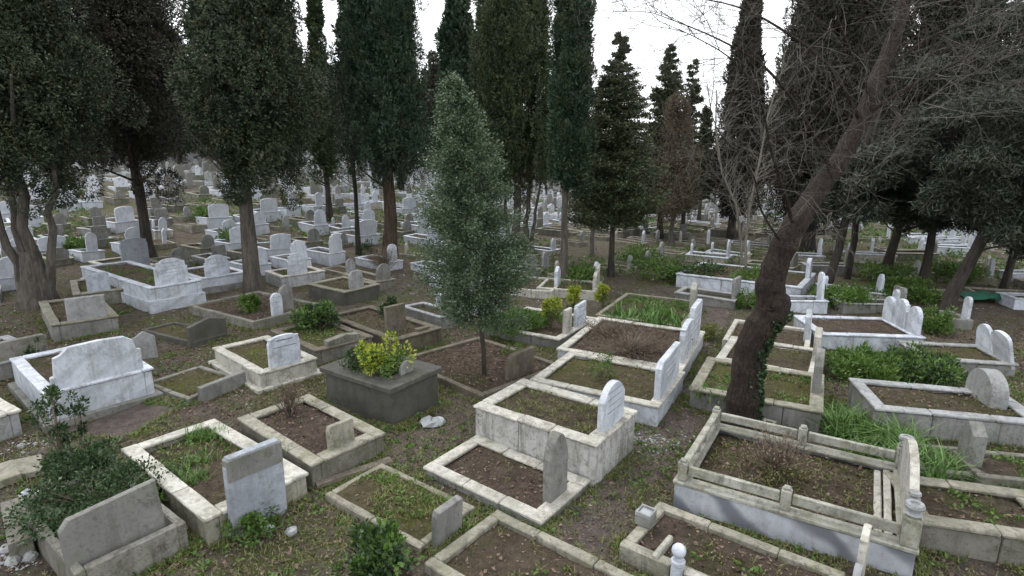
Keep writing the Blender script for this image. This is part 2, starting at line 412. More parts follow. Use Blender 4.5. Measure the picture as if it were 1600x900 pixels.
# ------------------------------------------------------------------ headstones
def profile(kind, w, h):
    a = w / 2
    if kind == 'flat': return [(-a, 0), (a, 0), (a, h), (-a, h)]
    if kind == 'clip': return [(-a, 0), (a, 0), (a, h * .93), (a * .88, h), (-a * .9, h), (-a, h * .88)]
    if kind == 'slant': return [(-a, 0), (a, 0), (a * .96, h), (-a * .8, h * .96), (-a * .98, h * .84)]
    if kind == 'gable': return [(-a, 0), (a, 0), (a, h * .82), (a * .1, h), (-a, h * .80)]
    if kind == 'trap': return [(-a * .85, 0), (a, 0), (a * .82, h * .95), (a * .4, h), (-a * .5, h), (-a * .88, h * .8)]
    p = [(-a, 0), (a, 0)]
    if kind == 'arch':
        s = h * .80
        for i in range(13): t = math.pi * i / 12; p.append((a * math.cos(t), s + (h - s) * math.sin(t)))
    elif kind == 'round':
        s = max(h - a, .02)
        for i in range(15): t = math.pi * i / 14; p.append((a * math.cos(t), s + (h - s) * math.sin(t)))
    elif kind == 'point':
        s = h * .72
        for i in range(8): t = i / 7; p.append((a * (1 - t) ** .75 * .98 + .0, s + (h - s) * math.sin(t * math.pi / 2) * .9 + (h - s) * .1 * t))
        for i in range(6, -1, -1): t = i / 7; p.append((-a * (1 - t) ** .75 * .98, s + (h - s) * math.sin(t * math.pi / 2) * .9 + (h - s) * .1 * t))
    elif kind == 'step':
        p += [(a, h * .70), (a * .88, h * .72), (a * .86, h * .88)]
        for i in range(9): t = math.pi * i / 8; p.append((a * .62 * math.cos(t), h * .90 + h * .10 * math.sin(t)))
        p += [(-a * .86, h * .88), (-a * .88, h * .72), (-a, h * .70)]
    elif kind == 'bigstep':
        p += [(a, h * .62), (a * .90, h * .64), (a * .84, h * .86), (a * .66, h * .97), (a * .1, h * 1.0), (-a * .55, h * .98), (-a * .74, h * .84), (-a * .88, h * .80), (-a * .92, h * .42), (-a, h * .40)]
    elif kind == 'shoulder':
        p += [(a, h * .80), (a * .92, h * .88), (a * .94, h * .93)]
        for i in range(7): t = math.pi * i / 6; p.append((a * .72 * math.cos(t), h * .94 + h * .06 * math.sin(t)))
        p += [(-a * .94, h * .93), (-a * .92, h * .88), (-a, h * .80)]
    return p
def inscription(hs, w, h, t, rows, m, side=-1, top=.82, first_big=False):
    for r in range(rows):
        mb = MB(); z = h * (top - r * .62 / max(rows, 3)); ww = w * rnd.uniform(.45, .70); x = -ww / 2
        lh = h * (.055 if (first_big and r == 0) else .03)
        while x < ww / 2:
            l = rnd.uniform(.012, .03) * (w / .6); mb.slab(side * (t / 2 + .0015) - .0015, side * (t / 2 + .0015) + .0015, x, x + l * .7, z, z + lh * rnd.uniform(.7, 1.0), c=.0005, jit=0)
            x += l
        mb.build('inscription_line', m, hs)
def headstone(parent, kind, w, h, t, m, loc, tilt=0.0, yaw=0.0, rows=0, ink='inksoft', side=1, name='headstone', roll=0.0, big=False, two=None):
    """local x = the grave's long axis, so the slab's face looks along x"""
    mb = MB(); mb.prism(profile(kind, w, h + .12), t, min(.012, t * .2), z=-.12)
    o = mb.build(name, M[m] if isinstance(m, str) else m, parent)
    o.location = loc; o.rotation_euler = (roll, tilt, yaw)
    if rows: inscription(o, w, h, t, rows, M[ink], side, first_big=big)
    return o

# ------------------------------------------------------------------ graves
GRAVES = {}
def grave(key, label, D, C, A=None, L=None, h=.3, m='conc', cap=None, kerb=.13, base=None, heads=(), bed='soil', bed_drop=.07,
          litter=90, grass=40, weeds=0, W=None, rails=None, rot=None, foot=None, cat='grave', name='grave', edge=None, group=None, B=None):
    C3 = at(C[0], C[1], h)
    if B is not None:
        q = C3 - at(B[0], B[1], h); q.z = 0; L = q.length; q.normalize(); D3 = C3 + Vector((q.y, -q.x, 0)) * W
    else: D3 = at(D[0], D[1], h)
    s = (C3 - D3); s.z = 0; wd = s.length; s.normalize()
    per = Vector((s.y, -s.x, 0))              # from foot to head, towards the camera's right
    if A is not None:
        A3 = at(A[0], A[1], h); l = D3 - A3; l.z = 0
        if L is None: L = l.length
        l.normalize(); lx = (l + per).normalized()
    else: lx = per
    if rot is not None: lx = Vector((math.cos(R(rot)), math.sin(R(rot)), 0))
    W = W or wd
    ang = math.atan2(lx.y, lx.x); wy = Vector((-lx.y, lx.x, 0))
    anchor = Vector((D3.x, D3.y, 0)); cen = anchor - lx * (L / 2) + wy * (W / 2)
    if rot is not None and A is None: pass
    z0 = float(hz(cen.x, cen.y))
    root = empty(name, (cen.x, cen.y, z0), ang); tag(root, label, cat, group)
    RECTS.append((cen.x, cen.y, ang, L / 2, W / 2)); GRAVES[key] = (root, L, W, h)
    a, b = L / 2, W / 2; zb = -.35; mt = M[m]; k = kerb = kerb * .84
    root.rotation_euler = (rnd.gauss(0, .009), rnd.gauss(0, .009), ang)
    zc = h if not cap else h - .05
    mb = MB(); e = k + .002
    mb.run(-a, a, -b, -b + k, zb, zc); mb.run(-a, a, b - k, b, zb, zc - .002)
    mb.slab(-a, -a + k, -b + e, b - e, zb, zc - .004); mb.slab(a - k, a, -b + e, b - e, zb, zc - .001)
    mb.build('kerb', mt, root)
    if cap:
        ov = .025; mb = MB(); kk = k + .03; zt = h
        mb.run(-a - ov, a + ov, -b - ov, -b + kk, zc + .006, zt + .004, jit=.003); mb.run(-a - ov, a + ov, b - kk, b + ov, zc + .006, zt + .002, jit=.003)
        mb.slab(-a - ov, -a + kk, -b + kk + .002, b - kk - .002, zc + .001, zt - .001, jit=.002); mb.slab(a - kk - .02, a + ov, -b + kk + .002, b - kk - .002, zc + .001, zt - .003, jit=.002)
        mb.build('capping', M[cap], root)
    if base:
        o_, bh, bm = base; mb = MB(); mb.slab(-a - o_, a + o_, -b - o_, b + o_, zb - .02, bh); mb.build('foundation', M[bm], root)
    # bed of earth
    nx, ny = max(4, int(L / .07)), max(4, int(W / .07))
    ii, jj = np.meshgrid(np.linspace(-a + k * .8, a - k * .8, nx), np.linspace(-b + k * .8, b - k * .8, ny))
    ca, sa = math.cos(ang), math.sin(ang)
    wx, wyy = cen.x + ii * ca - jj * sa, cen.y + ii * sa + jj * ca
    mound = .035 * (1 - (ii / a) ** 2) * (1 - (jj / b) ** 2)
    zz = h - bed_drop + mound + .018 * noise(wx, wyy, 1, 3.0) + .012 * noise(wx, wyy, 2, 8.0)
    grid_obj('soil', ii, jj, zz, M[bed], root)
    area = max(.1, (L - 2 * k) * (W - 2 * k))
    for kind, dens in (('litter', litter), ('grass', grass), ('weeds', weeds)):
        n = int(area * dens)
        if n <= 0: continue
        u = rg.uniform(-a + k, a - k, n); v = rg.uniform(-b + k, b - k, n)
        x = cen.x + u * ca - v * sa; y = cen.y + u * sa + v * ca
        if kind != 'litter':
            keep = noise(x, y, 5, 2.2) > -.15; x, y, u, v = x[keep], y[keep], u[keep], v[keep]
        z = z0 + h - bed_drop + .035 * (1 - (u / a) ** 2) * (1 - (v / b) ** 2) + .018 * noise(x, y, 1, 3.0) + .012 * noise(x, y, 2, 8.0)
        S[kind].append(np.stack([x, y, z], 1))
    for hd in heads:
        hd = dict(hd); pos = hd.pop('x', a - k / 2 - .03); yy = hd.pop('y', 0.0); zl = hd.pop('z', h)
        o = headstone(root, hd.pop('kind'), hd.pop('w'), hd.pop('h'), hd.pop('t', .07), hd.pop('m', m), (pos, yy, zl), **{q: hd[q] for q in hd if q not in ('label',)}) if True else None
        if 'label' in hd: o['label'] = hd['label']
    return root
def H(kind, w, h, **k): return dict(kind=kind, w=w, h=h, **k)

# ------------------------------------------------------------------ ground and paths
def axis(a, b, step, far, grow=1.12):
    v = list(np.arange(a, b, step)); s = step
    while v[-1] < far: s *= grow; v.append(v[-1] + s)
    return v
xp = axis(0, 13, .11, 420); xs = np.array([-q for q in xp[:0:-1]] + xp)
ys = np.array([-60, -30, -12, -5, 0, 1.5] + axis(2.6, 17, .11, 620, 1.06))
GX, GY = np.meshgrid(xs, ys)
gz = hfine(GX, GY)
tag(grid_obj('ground', GX, GY, gz, M['ground']), kind='structure')
def path(name, pts, w):
    P = [at(*p) for p in pts]; c = []
    for i in range(len(P) - 1):
        n = max(2, int((P[i + 1] - P[i]).length / .1))
        c += [P[i].lerp(P[i + 1], k / n) for k in range(n)]
    c.append(P[-1]); c = np.array([(p.x, p.y) for p in c])
    for _ in range(12): c[1:-1] = (c[:-2] + c[1:-1] + c[2:]) / 3
    d = np.gradient(c, axis=0); d = unit(d); nrm = np.stack([-d[:, 1], d[:, 0]], 1)
    t = np.linspace(-1, 1, 15)
    X = c[:, 0][:, None] + nrm[:, 0][:, None] * t * w; Y = c[:, 1][:, None] + nrm[:, 1][:, None] * t * w
    e = noise(X, Y, 9, 1.6) * .35
    Z = hfine(X, Y) + .010 - .09 * np.clip(np.abs(t)[None, :] + e - .55, 0, 1)
    tag(grid_obj(name, X, Y, Z, M['path']), kind='structure')
path('path', [(60, 720), (200, 655), (330, 610), (500, 560), (620, 530)], .75)
path('path', [(480, 760), (620, 720), (700, 665), (760, 600)], .6)
path('path', [(900, 860), (960, 750), (1050, 670), (1100, 560), (1120, 470)], .45)

# ------------------------------------------------------------------ the graves near enough to tell apart
g = grave
g('n1', 'large white marble grave on a stone ledge with a wide stepped white headstone, lower left', (70, 615), (236, 571), L=2.3, h=.58, m='white', cap='white', kerb=.14,
  base=(.10, .12, 'grey'), heads=[H('bigstep', 1.22, .62, t=.09, m='white', y=.0, rows=0)], bed='soilred', litter=120, grass=30, bed_drop=.06)
g('n2', 'weathered pale grave corner cut off by the left edge of the picture', (-75, 668), (28, 638), L=1.9, h=.42, m='pale', cap='cream', bed='soilred')
g('n4', 'overgrown grave with a dark grey clipped headstone tilting in its kerb, lower left corner', (117, 900), (291, 815), L=1.9, h=.30, m='conc', kerb=.10,
  heads=[H('slant', .86, .60, t=.08, m='grey', y=-.06, x=.74, z=.16, tilt=-.07, roll=.03)], bed='soil', bed_drop=.12, litter=200, grass=120)
g('n5', 'low pale kerbed grave with green shoots and a tall two-tone grey slab', (322, 818), (478, 742), A=(195, 697), h=.27, m='beige', cap='cream', kerb=.16,
  bed_drop=.12, litter=150, grass=160, weeds=20)
_r = GRAVES['n5'][0]
o = headstone(_r, 'clip', .62, .88, .10, 'blue', (GRAVES['n5'][1] / 2 + .07, -.06, 0.0), tilt=.03)
mb = MB(); mb.slab(-.056, .056, -.305, .305, .60, .86); tp = mb.build('upper_band', M['grey'], o)
g('n6', 'yellowish concrete grave with a small leaning grey headstone and a dry bush inside', (487, 725), (602, 677), A=(365, 655), h=.33, m='conc', cap='beige', kerb=.15,
  heads=[H('clip', .38, .36, t=.07, m='beige', y=-.02, x=.80, z=.27, tilt=-.05)], bed='soilred', litter=260, grass=10)
g('n8', 'white grave on a pale ledge whose white headstone carries two dark lines of writing', (405, 583), (493, 558), A=(337, 543), h=.34, m='cream', cap='cream', kerb=.13,
  base=(.10, .07, 'cream'), heads=[H('shoulder', .58, .55, t=.07, m='white', y=-.02, rows=2, ink='ink', big=True)], bed='moss', litter=60, grass=60)
g('n10', 'low sunken grave with a long low concrete headstone beside the earth path', (293, 622), (375, 587), A=(236, 597), h=.10, m='conc', kerb=.10,
  heads=[H('flat', .84, .20, t=.10, m='grey', x=.80, roll=.02)], bed='moss', litter=120, grass=100, bed_drop=.05)
g('n11', 'light grey concrete grave with a plain square headstone at the foot of the forked tree', (80, 507), (184, 495), A=(7, 480), h=.42, m='grey', cap='beige', kerb=.15,
  heads=[H('flat', .72, .50, t=.10, m='pale', y=.05)], bed='soil', litter=160)
g('n12', 'concrete grave with a small blank white headstone behind the square grey one', (115, 460), (202, 452), A=(95, 440), h=.38, m='conc', cap='beige', kerb=.14,
  heads=[H('clip', .52, .48, t=.08, m='blue', y=-.05)], bed='moss', litter=80, grass=80)
g('n13', 'high white grave of two marble courses with a wide stepped headstone and dark heading', (233, 450), (308, 437), A=(165, 412), h=.66, m='white', cap='white', kerb=.14,
  base=(.06, .30, 'white'), heads=[H('step', .82, .68, t=.09, m='white', y=-.05, rows=5, big=True, ink='inksoft')], bed='soil', weeds=30, grass=80)
g('n14', 'grave with a tall bluish headstone with notched shoulders left of the slim trunk', (187, 424), (243, 414), A=(150, 405), h=.25, m='conc', cap='cream', kerb=.13,
  heads=[H('shoulder', .82, 1.0, t=.09, m='blue', y=-.02, rows=4)], bed='soil', grass=80)
g('n15', 'white grave with a broad stepped headstone just left of the middle trunk', (312, 436), (383, 424), A=(290, 425), h=.46, m='whitefar', cap='white', kerb=.13, L=2.0,
  base=(.06, .16, 'grey'), heads=[H('step', .72, .62, t=.09, m='white', y=-.15, rows=3)], bed='soilred')
g('n16', 'grey kerbed grave with a white three-step headstone right of the middle trunk', (440, 433), (510, 423), A=(408, 424), h=.38, m='pale', cap='cream', kerb=.13,
  heads=[H('step', .62, .66, t=.10, m='white', y=-.16, rows=3)], bed='soil', weeds=60)
g('n17', 'concrete grave with a pale end panel and a grey trapezoid headstone', (537, 455), (593, 443), A=(482, 442), h=.42, m='dark', cap='beige', kerb=.13,
  heads=[H('trap', .52, .50, t=.08, m='pale', y=-.14)], bed='soil', grass=80)
g('n18', 'long low grave with two upright stones, one white, one grey', (395, 500), (497, 474), A=(313, 473), h=.26, m='conc', kerb=.12,
  heads=[H('round', .30, .60, t=.07, m='white', y=-.30, z=.20, rows=3, label='narrow white rounded stone'), H('round', .36, .58, t=.10, m='grey', y=.24, x=.93, label='grey stone with recessed arch')], bed='soilred', litter=200)
g('n19', 'dark grassy grave closed by a low mossy concrete headstone', (300, 535), (342, 520), A=(243, 510), L=1.9, W=.8, h=.12, m='dark', kerb=.10,
  heads=[H('gable', .86, .42, t=.11, m='dark', y=0)], bed='moss', grass=200)
g('n20', 'brown concrete grave with a square brown headstone under the silvery tree', (617, 532), (683, 512), A=(530, 488), h=.32, m='brown', cap='brown', kerb=.13,
  heads=[H('flat', .50, .52, t=.09, m='brown', y=-.12, x=.72)], bed='soil', grass=100)
g('n21', 'fern filled concrete grave with a low cracked end wall between two marble graves', (493, 548), (578, 525), A=(467, 533), L=1.9, h=.32, m='conc', cap='brown', kerb=.13,
  heads=[H('gable', .72, .16, t=.16, m='conc')], bed='moss', grass=120, weeds=60)
g('n22', 'wide brown concrete plot holding the young silvery tree, with a leaning brown headstone', (752, 618), (862, 563), A=(645, 553), h=.13, m='brown', kerb=.14,
  heads=[H('slant', .66, .46, t=.09, m='brown', y=.12, x=.95, tilt=.12)], bed='soilred', litter=420, grass=20)
g('n23', 'tall stained white plaster grave with a pointed arched white headstone in the centre', (930, 692), (993, 640), A=(742, 633), h=.60, m='stucco', cap='cream', kerb=.17,
  heads=[H('point', .62, .58, t=.09, m='white', y=.02, rows=4)], bed='soil', bed_drop=.05, litter=60, grass=150)
g('n24', 'low grave with white kerb and a tall thick grey headstone seen edge on', (845, 810), (910, 745), A=(677, 722), h=.14, m='grey', cap='cream', kerb=.14,
  heads=[H('point', .36, .84, t=.12, m='grey', y=.0, x=.74, z=.09)], bed='soilred', litter=260, grass=30)
g('n25', 'mossy yellow-green grave with broken kerbs and a small leaning grey headstone', None, (742, 789), B=(597, 723), W=.88, h=.09, m='beige', kerb=.11,
  heads=[H('clip', .40, .36, t=.09, m='grey', y=-.10, x=.85, tilt=.06)], bed='moss', litter=120, grass=420, weeds=60, bed_drop=.03)
g('n26', 'wide kerbed earth grave with flat mossy kerbs at the bottom centre of the picture', (905, 1030), (1005, 905), A=(662, 878), h=.12, m='beige', kerb=.15,
  bed='soil', litter=220, grass=60, weeds=14)
g('n28', 'flat kerbed grave with a lidded lantern box in front of the veined marble grave', None, (1322, 893), B=(1030, 783), W=.95, h=.16, m='beige', kerb=.14,
  bed='soilred', litter=300, grass=50, weeds=14)
g('n30', 'white marble grave with a long white headstone wall, nearest of the two joined ones', (1028, 634), (1064, 580), A=(833, 590), h=.36, m='white', cap='cream', kerb=.13,
  heads=[H('slant', 1.16, .60, t=.10, m='white', rows=4)], bed='moss', grass=120)
g('n31', 'white marble grave full of dead scrub, second of the two joined ones', (1064, 576), (1097, 516), A=(872, 545), h=.36, m='white', cap='cream', kerb=.13,
  heads=[H('shoulder', .90, .66, t=.10, m='white', y=-.45, rows=4), H('clip', .90, .80, t=.10, m='white', y=.45, rows=4)], bed='soilred', litter=300)
g('n32', 'grave with a bed of bright green leaves, yellow bushes and two white upright stones', (873, 530), (932, 496), A=(757, 508), h=.24, m='grey', cap='cream', kerb=.12,
  heads=[H('flat', .30, .52, t=.09, m='cream', y=-.42), H('slant', .52, .52, t=.08, m='white', y=.22, rows=3)], bed='soil', grass=200, weeds=200)
g('n33', 'kerbed grave with green strap leaves ending in a slim lichened post', (1066, 508), (1083, 470), A=(935, 487), h=.26, m='beige', kerb=.12,
  heads=[H('gable', .24, .70, t=.14, m='lichen', y=.3)], bed='soil', grass=160, weeds=160)
g('n34', 'mossy concrete grave with a dark side panel behind the trunk of the leaning tree', (1284, 642), (1304, 588), A=(1076, 612), h=.36, m='grey', cap='beige', kerb=.14,
  heads=[H('point', .50, .66, t=.12, m='grey', y=.12)], bed='moss', grass=160, weeds=60)
g('n35', 'narrow marble grave with a slim pointed post, second behind the leaning tree', (1277, 586), (1292, 548), A=(1118, 562), h=.28, m='pale', cap='cream', kerb=.12,
  heads=[H('gable', .30, .62, t=.12, m='cream', y=.1)], bed='soil', grass=80)
g('n36', 'broken white kerbed grave with a white post, third behind the leaning tree', (1264, 548), (1277, 517), A=(1128, 530), h=.26, m='cream', kerb=.12,
  heads=[H('gable', .26, .62, t=.12, m='white', y=.1)], bed='soil', grass=80)
g('n37', 'clean white marble enclosure with three carved white headstones in a row', (1445, 527), (1430, 494), L=2.05, W=1.55, h=.36, m='white', cap='white', kerb=.14, rot=-7,
  heads=[H('round', .42, .58, t=.09, m='white', y=-.50, rows=3), H('step', .50, .62, t=.09, m='white', y=.02, rows=3), H('round', .42, .56, t=.09, m='white', y=.52, rows=3)], bed='soilred', grass=20, litter=60)
g('n38', 'long grey enclosure with pale coping and a mottled round boulder headstone, right edge', (1640, 660), (1590, 608), L=2.12, W=1.15, h=.40, m='grey', cap='pale', kerb=.15, rot=-13,
  heads=[H('round', .74, .42, t=.22, m='pale', y=.3, x=.72)], bed='soil', litter=140, grass=60)
g('n39', 'plain concrete enclosure at the bottom right corner', (1690, 852), (1640, 770), L=1.35, W=.95, h=.34, m='conc', cap='beige', kerb=.14, rot=-16, bed='soil', litter=200, weeds=40)
g('n40', 'concrete kerbed grave with a slim pointed grey post right of the fern clump', (1548, 744), (1530, 700), L=.75, W=.75, h=.16, m='conc', kerb=.10, rot=-13,
  heads=[H('gable', .30, .55, t=.16, m='grey', y=-.02)], bed='soil', litter=160)
g('n40b', 'concrete kerbed grave with bright green weeds running out of the right edge', (1700, 762), (1660, 706), L=1.1, W=.75, h=.20, m='conc', kerb=.11, rot=-13, bed='soil', weeds=160, grass=120)
g('n41', 'grey grave with two leaning openwork white headstones near the right edge', (1590, 566), (1570, 540), L=1.5, W=1.1, h=.30, m='grey', cap='pale', kerb=.12, rot=-10,
  heads=[H('arch', .52, .55, t=.07, m='white', y=-.3, tilt=-.25, rows=4), H('round', .46, .5, t=.07, m='white', y=.3, tilt=-.1, rows=4)], bed='moss', grass=120)
g('n42', 'low grave with two slim white rounded stones behind the leaning trunk', (1522, 500), (1512, 482), L=1.6, W=.9, h=.24, m='grey', kerb=.12, rot=-10,
  heads=[H('round', .24, .52, t=.08, m='white', y=-.25), H('round', .24, .5, t=.08, m='white', y=.3, x=-.6)], bed='soil', grass=100)
g('n43', 'dark slab-backed concrete grave cut by the left edge above the large white one', (-30, 575), (76, 548), L=1.9, h=.34, m='grey', cap='pale', kerb=.14,
  heads=[H('clip', .85, .34, t=.12, m='conc', y=.1)], bed='soil')
g('n44', 'grave with a round grey headstone behind the stepped white one', (262, 415), (305, 408), L=1.9, h=.25, m='conc', kerb=.12, heads=[H('round', .62, .5, t=.1, m='grey')], bed='soil')
# closed white chest tomb
g('n50', 'white marble grave with a tall white wall seen behind the leaning trunk', (1252, 452), (1262, 424), A=(1062, 428), h=.36, m='white', cap='white', kerb=.12,
  heads=[H('round', .36, .6, t=.12, m='white', y=.4)], bed='soil', grass=60)
g('n51', 'grave with a pointed white stone and curved side wing left of the slim central trunk', (862, 456), (886, 436), L=1.8, h=.22, m='cream', kerb=.12, heads=[H('gable', .42, .55, t=.1, m='white'), H('round', .22, .5, t=.1, m='white', x=-.8)], bed='soil')
g('n52', 'grave with low curved white side wings right of the slim central trunk', (930, 456), (940, 440), L=1.7, h=.26, m='cream', kerb=.12, heads=[H('step', .8, .42, t=.1, m='cream'), H('gable', .14, .6, t=.1, m='cream', y=.4)], bed='soil', weeds=40)

# dark slab tomb with its planting hole
def slab_tomb():
    D3, C3, A3 = at(610, 609, .62), at(697, 575, .62), at(490, 575, .62)
    s = (C3 - D3); W = s.length; s.normalize(); l = D3 - A3; L = l.length; l.normalize()
    lx = (l + Vector((s.y, -s.x, 0))).normalized(); wy = Vector((-lx.y, lx.x, 0))
    cen = D3 - lx * L / 2 + wy * W / 2; z0 = float(hz(cen.x, cen.y)); h = .62
    root = empty('slab_tomb', (cen.x, cen.y, z0), math.atan2(lx.y, lx.x))
    tag(root, 'high dark concrete tomb under a broad flat slab with a bush growing out of it', 'tomb')
    RECTS.append((cen.x, cen.y, math.atan2(lx.y, lx.x), L / 2, W / 2))
    a, b = L / 2, W / 2
    mb = MB(); mb.slab(-a + .06, a - .06, -b + .06, b - .06, -.3, h - .09, jit=.006); mb.build('body', M['dark'], root)
    hx, hy = a * .52, b * .45; mb = MB()
    mb.slab(-a, a, -b, -hy, h - .088, h); mb.slab(-a, a, hy, b, h - .088, h - .002)
    mb.slab(-a, -hx, -hy + .001, hy - .001, h - .088, h - .001); mb.slab(hx, a, -hy + .001, hy - .001, h - .088, h - .003)
    mb.build('cover_slab', M['dark'], root)
    mb = MB(); mb.slab(-hx, hx, -hy, hy, h - .07, h - .03); mb.build('soil', M['soil'], root)
    headstone(root, 'round', .28, .20, .06, 'grey', (hx + .10, .05, h))
    return root, h
ST, STH = slab_tomb()

# the balustraded marble grave
def balustrade_grave():
    h = .36
    D3, A3, B3 = at(1438, 872, h), at(1051, 750, h), at(1094, 655, h)
    l = D3 - A3; l.z = 0; L = l.length; l.normalize(); s = B3 - A3; s.z = 0; W = s.length
    lx = Matrix.Rotation(R(3.2), 3, 'Z') @ l; wy = Vector((-lx.y, lx.x, 0)); W = abs(s.dot(wy))
    cen = A3 + lx * L / 2 + wy * W / 2; z0 = float(hz(cen.x, cen.y)); ang = math.atan2(lx.y, lx.x)
    root = empty('balustrade_grave', (cen.x, cen.y, z0), ang)
    tag(root, 'large marble grave with veined grey sides, low railing and carved head end', 'grave')
    RECTS.append((cen.x, cen.y, ang, L / 2, W / 2)); a, b = L / 2, W / 2; GRAVES['g29'] = (root, L, W, h)
    k = .17; mb = MB()
    mb.slab(-a + .02, a - .02, -b + .02, -b + .07, -.35, h - .052); mb.slab(-a + .02, a - .02, b - .07, b - .02, -.35, h - .052)
    mb.slab(-a + .02, -a + .07, -b + .072, b - .072, -.35, h - .054); mb.slab(a - .07, a - .02, -b + .072, b - .072, -.35, h - .054)
    mb.build('side_panel', M['veined'], root)
    mb = MB()
    mb.slab(-a, a, -b, -b + k, h - .05, h); mb.slab(-a, a, b - k, b, h - .05, h - .002)
    mb.slab(-a, -a + k, -b + k + .002, b - k - .002, h - .05, h - .001); mb.slab(a - k, a, -b + k + .002, b - k - .002, h - .05, h - .003)
    mb.build('capping', M['lichen'], root)
    # posts and rails
    def post(x, y, w=.10, hh=.225):
        mb = MB(); mb.slab(x - w / 2, x + w / 2, y - w / 2, y + w / 2, h, h + hh, c=.01)
        mb.slab(x - w / 2 + .015, x + w / 2 - .015, y - w / 2 + .015, y + w / 2 - .015, h + hh + .001, h + hh + .03, c=.008)
        return mb.build('post', M['lichen'], root)
    yo = b - k / 2
    for x in (-a + .09, 0.0):
        post(x, -yo); post(x, yo)
    for sy in (-1, 1):
        for x0, x1 in ((-a + .152, -.062), (.062, a - .17)):
            mb = MB(); mb.slab(x0, x1, sy * yo - .024, sy * yo + .024, h + .075, h + .185, c=.008); mb.build('rail', M['lichen'], root)
    # pierced foot end: two openwork blocks and a bar
    mb = MB(); x = -a + .09
    for sy in (-1, 1):
        mb.slab(x - .04, x + .04, sy * (yo - .075) - .012, sy * (yo - .075) + .012, h + .001, h + .19, c=.006)
    mb.slab(x - .04, x + .04, -yo + .088, yo - .088, h + .15, h + .19, c=.008)
    mb.slab(x - .04, x + .04, -yo + .088, yo - .088, h + .001, h + .05, c=.008)
    for q in (-.16, .16): mb.slab(x - .035, x + .035, q - .04, q + .04, h + .052, h + .148, c=.008)
    mb.build('end_rail', M['lichen'], root)
    # head end: pointed carved stone between turned posts, on a dark stepped footing
    X = a - k / 2
    mb = MB()
    for q in (0, 1): mb.slab(a - k - .10 - q * .09, a - k - .03 - q * .09, -b + k + .01, b - k - .01, h - .10, h - .03 - q * .03, c=.01)
    mb.build('inner_step', M['cream'], root)
    headstone(root, 'point', W - .42, .62, .08, 'cream', (X, 0, h), rows=5, side=-1)
    for sy, hh in ((-1, .30), (1, .26)):
        mb = MB(); y = sy * yo; mb.slab(X - .075, X + .075, y - .075, y + .075, h, h + hh, c=.01); p = mb.build('post', M['lichen'], root)
        mb = MB(); mb.lathe([(.055, h + hh), (.075, h + hh + .03), (.05, h + hh + .05), (.045, h + hh + .07), (.078, h + hh + .085), (.085, h + hh + .11), (.075, h + hh + .135), (.04, h + hh + .14), (.035, h + hh + .115)], X, y, 0)
        mb.build('finial', M['pale'], p, smooth=False)
        mb = MB(); yy = y - sy * .135; mb.slab(X - .05, X + .05, yy - .045, yy + .045, h, h + hh + .10, c=.01)
        mb.lathe([(.04, h + hh + .10), (.055, h + hh + .115), (.03, h + hh + .13), (.055, h + hh + .155), (.05, h + hh + .18), (.02, h + hh + .19)], X, yy, 0)
        mb.build('scroll_post', M['pale'], root)
    nx, ny = 34, 18
    ii, jj = np.meshgrid(np.linspace(-a + .1, a - .1, nx), np.linspace(-b + .1, b - .1, ny)); ca, sa = math.cos(ang), math.sin(ang)
    wx, wyy = cen.x + ii * ca - jj * sa, cen.y + ii * sa + jj * ca
    zz = h - .12 + .04 * (1 - (ii / a) ** 2) * (1 - (jj / b) ** 2) + .018 * noise(wx, wyy, 1, 3.) + .012 * noise(wx, wyy, 2, 8.)
    grid_obj('soil', ii, jj, zz, M['soil'], root)
    for kind, dens in (('litter', 330), ('grass', 120)):
        n = int((L - .3) * (W - .3) * dens); u = rg.uniform(-a + k, a - k, n); v = rg.uniform(-b + k, b - k, n)
        x = cen.x + u * ca - v * sa; y = cen.y + u * sa + v * ca
        z = z0 + h - .12 + .04 * (1 - (u / a) ** 2) * (1 - (v / b) ** 2) + .018 * noise(x, y, 1, 3.) + .012 * noise(x, y, 2, 8.)
        S[kind].append(np.stack([x, y, z], 1))
balustrade_grave()

def loose(name, label, cat, px, py, build, rz=0.0, dz=0.0, tilt=(0, 0), group=None):
    p = at(px, py); o = build(name); o.location = (p.x, p.y, float(hfine(p.x, p.y)) + dz); o.rotation_euler = (tilt[0], tilt[1], rz)
    tag(o, label, cat, group); return o
def hs_build(kind, w, h, t, m):
    def f(name):
        mb = MB(); mb.prism(profile(kind, w, h + .2), t, .012, z=-.2); return mb.build(name, M[m])
    return f
loose('headstone', 'lone pale grey pentagonal headstone leaning behind the large white grave', 'headstone', 228, 560, hs_build('gable', .42, .56, .07, 'pale'), rz=R(-50), tilt=(0, -.10))
loose('headstone', 'narrow grey upright stone half hidden behind the slab tomb with the bush', 'headstone', 660, 540, hs_build('flat', .30, .42, .12, 'brown'), rz=R(-40))
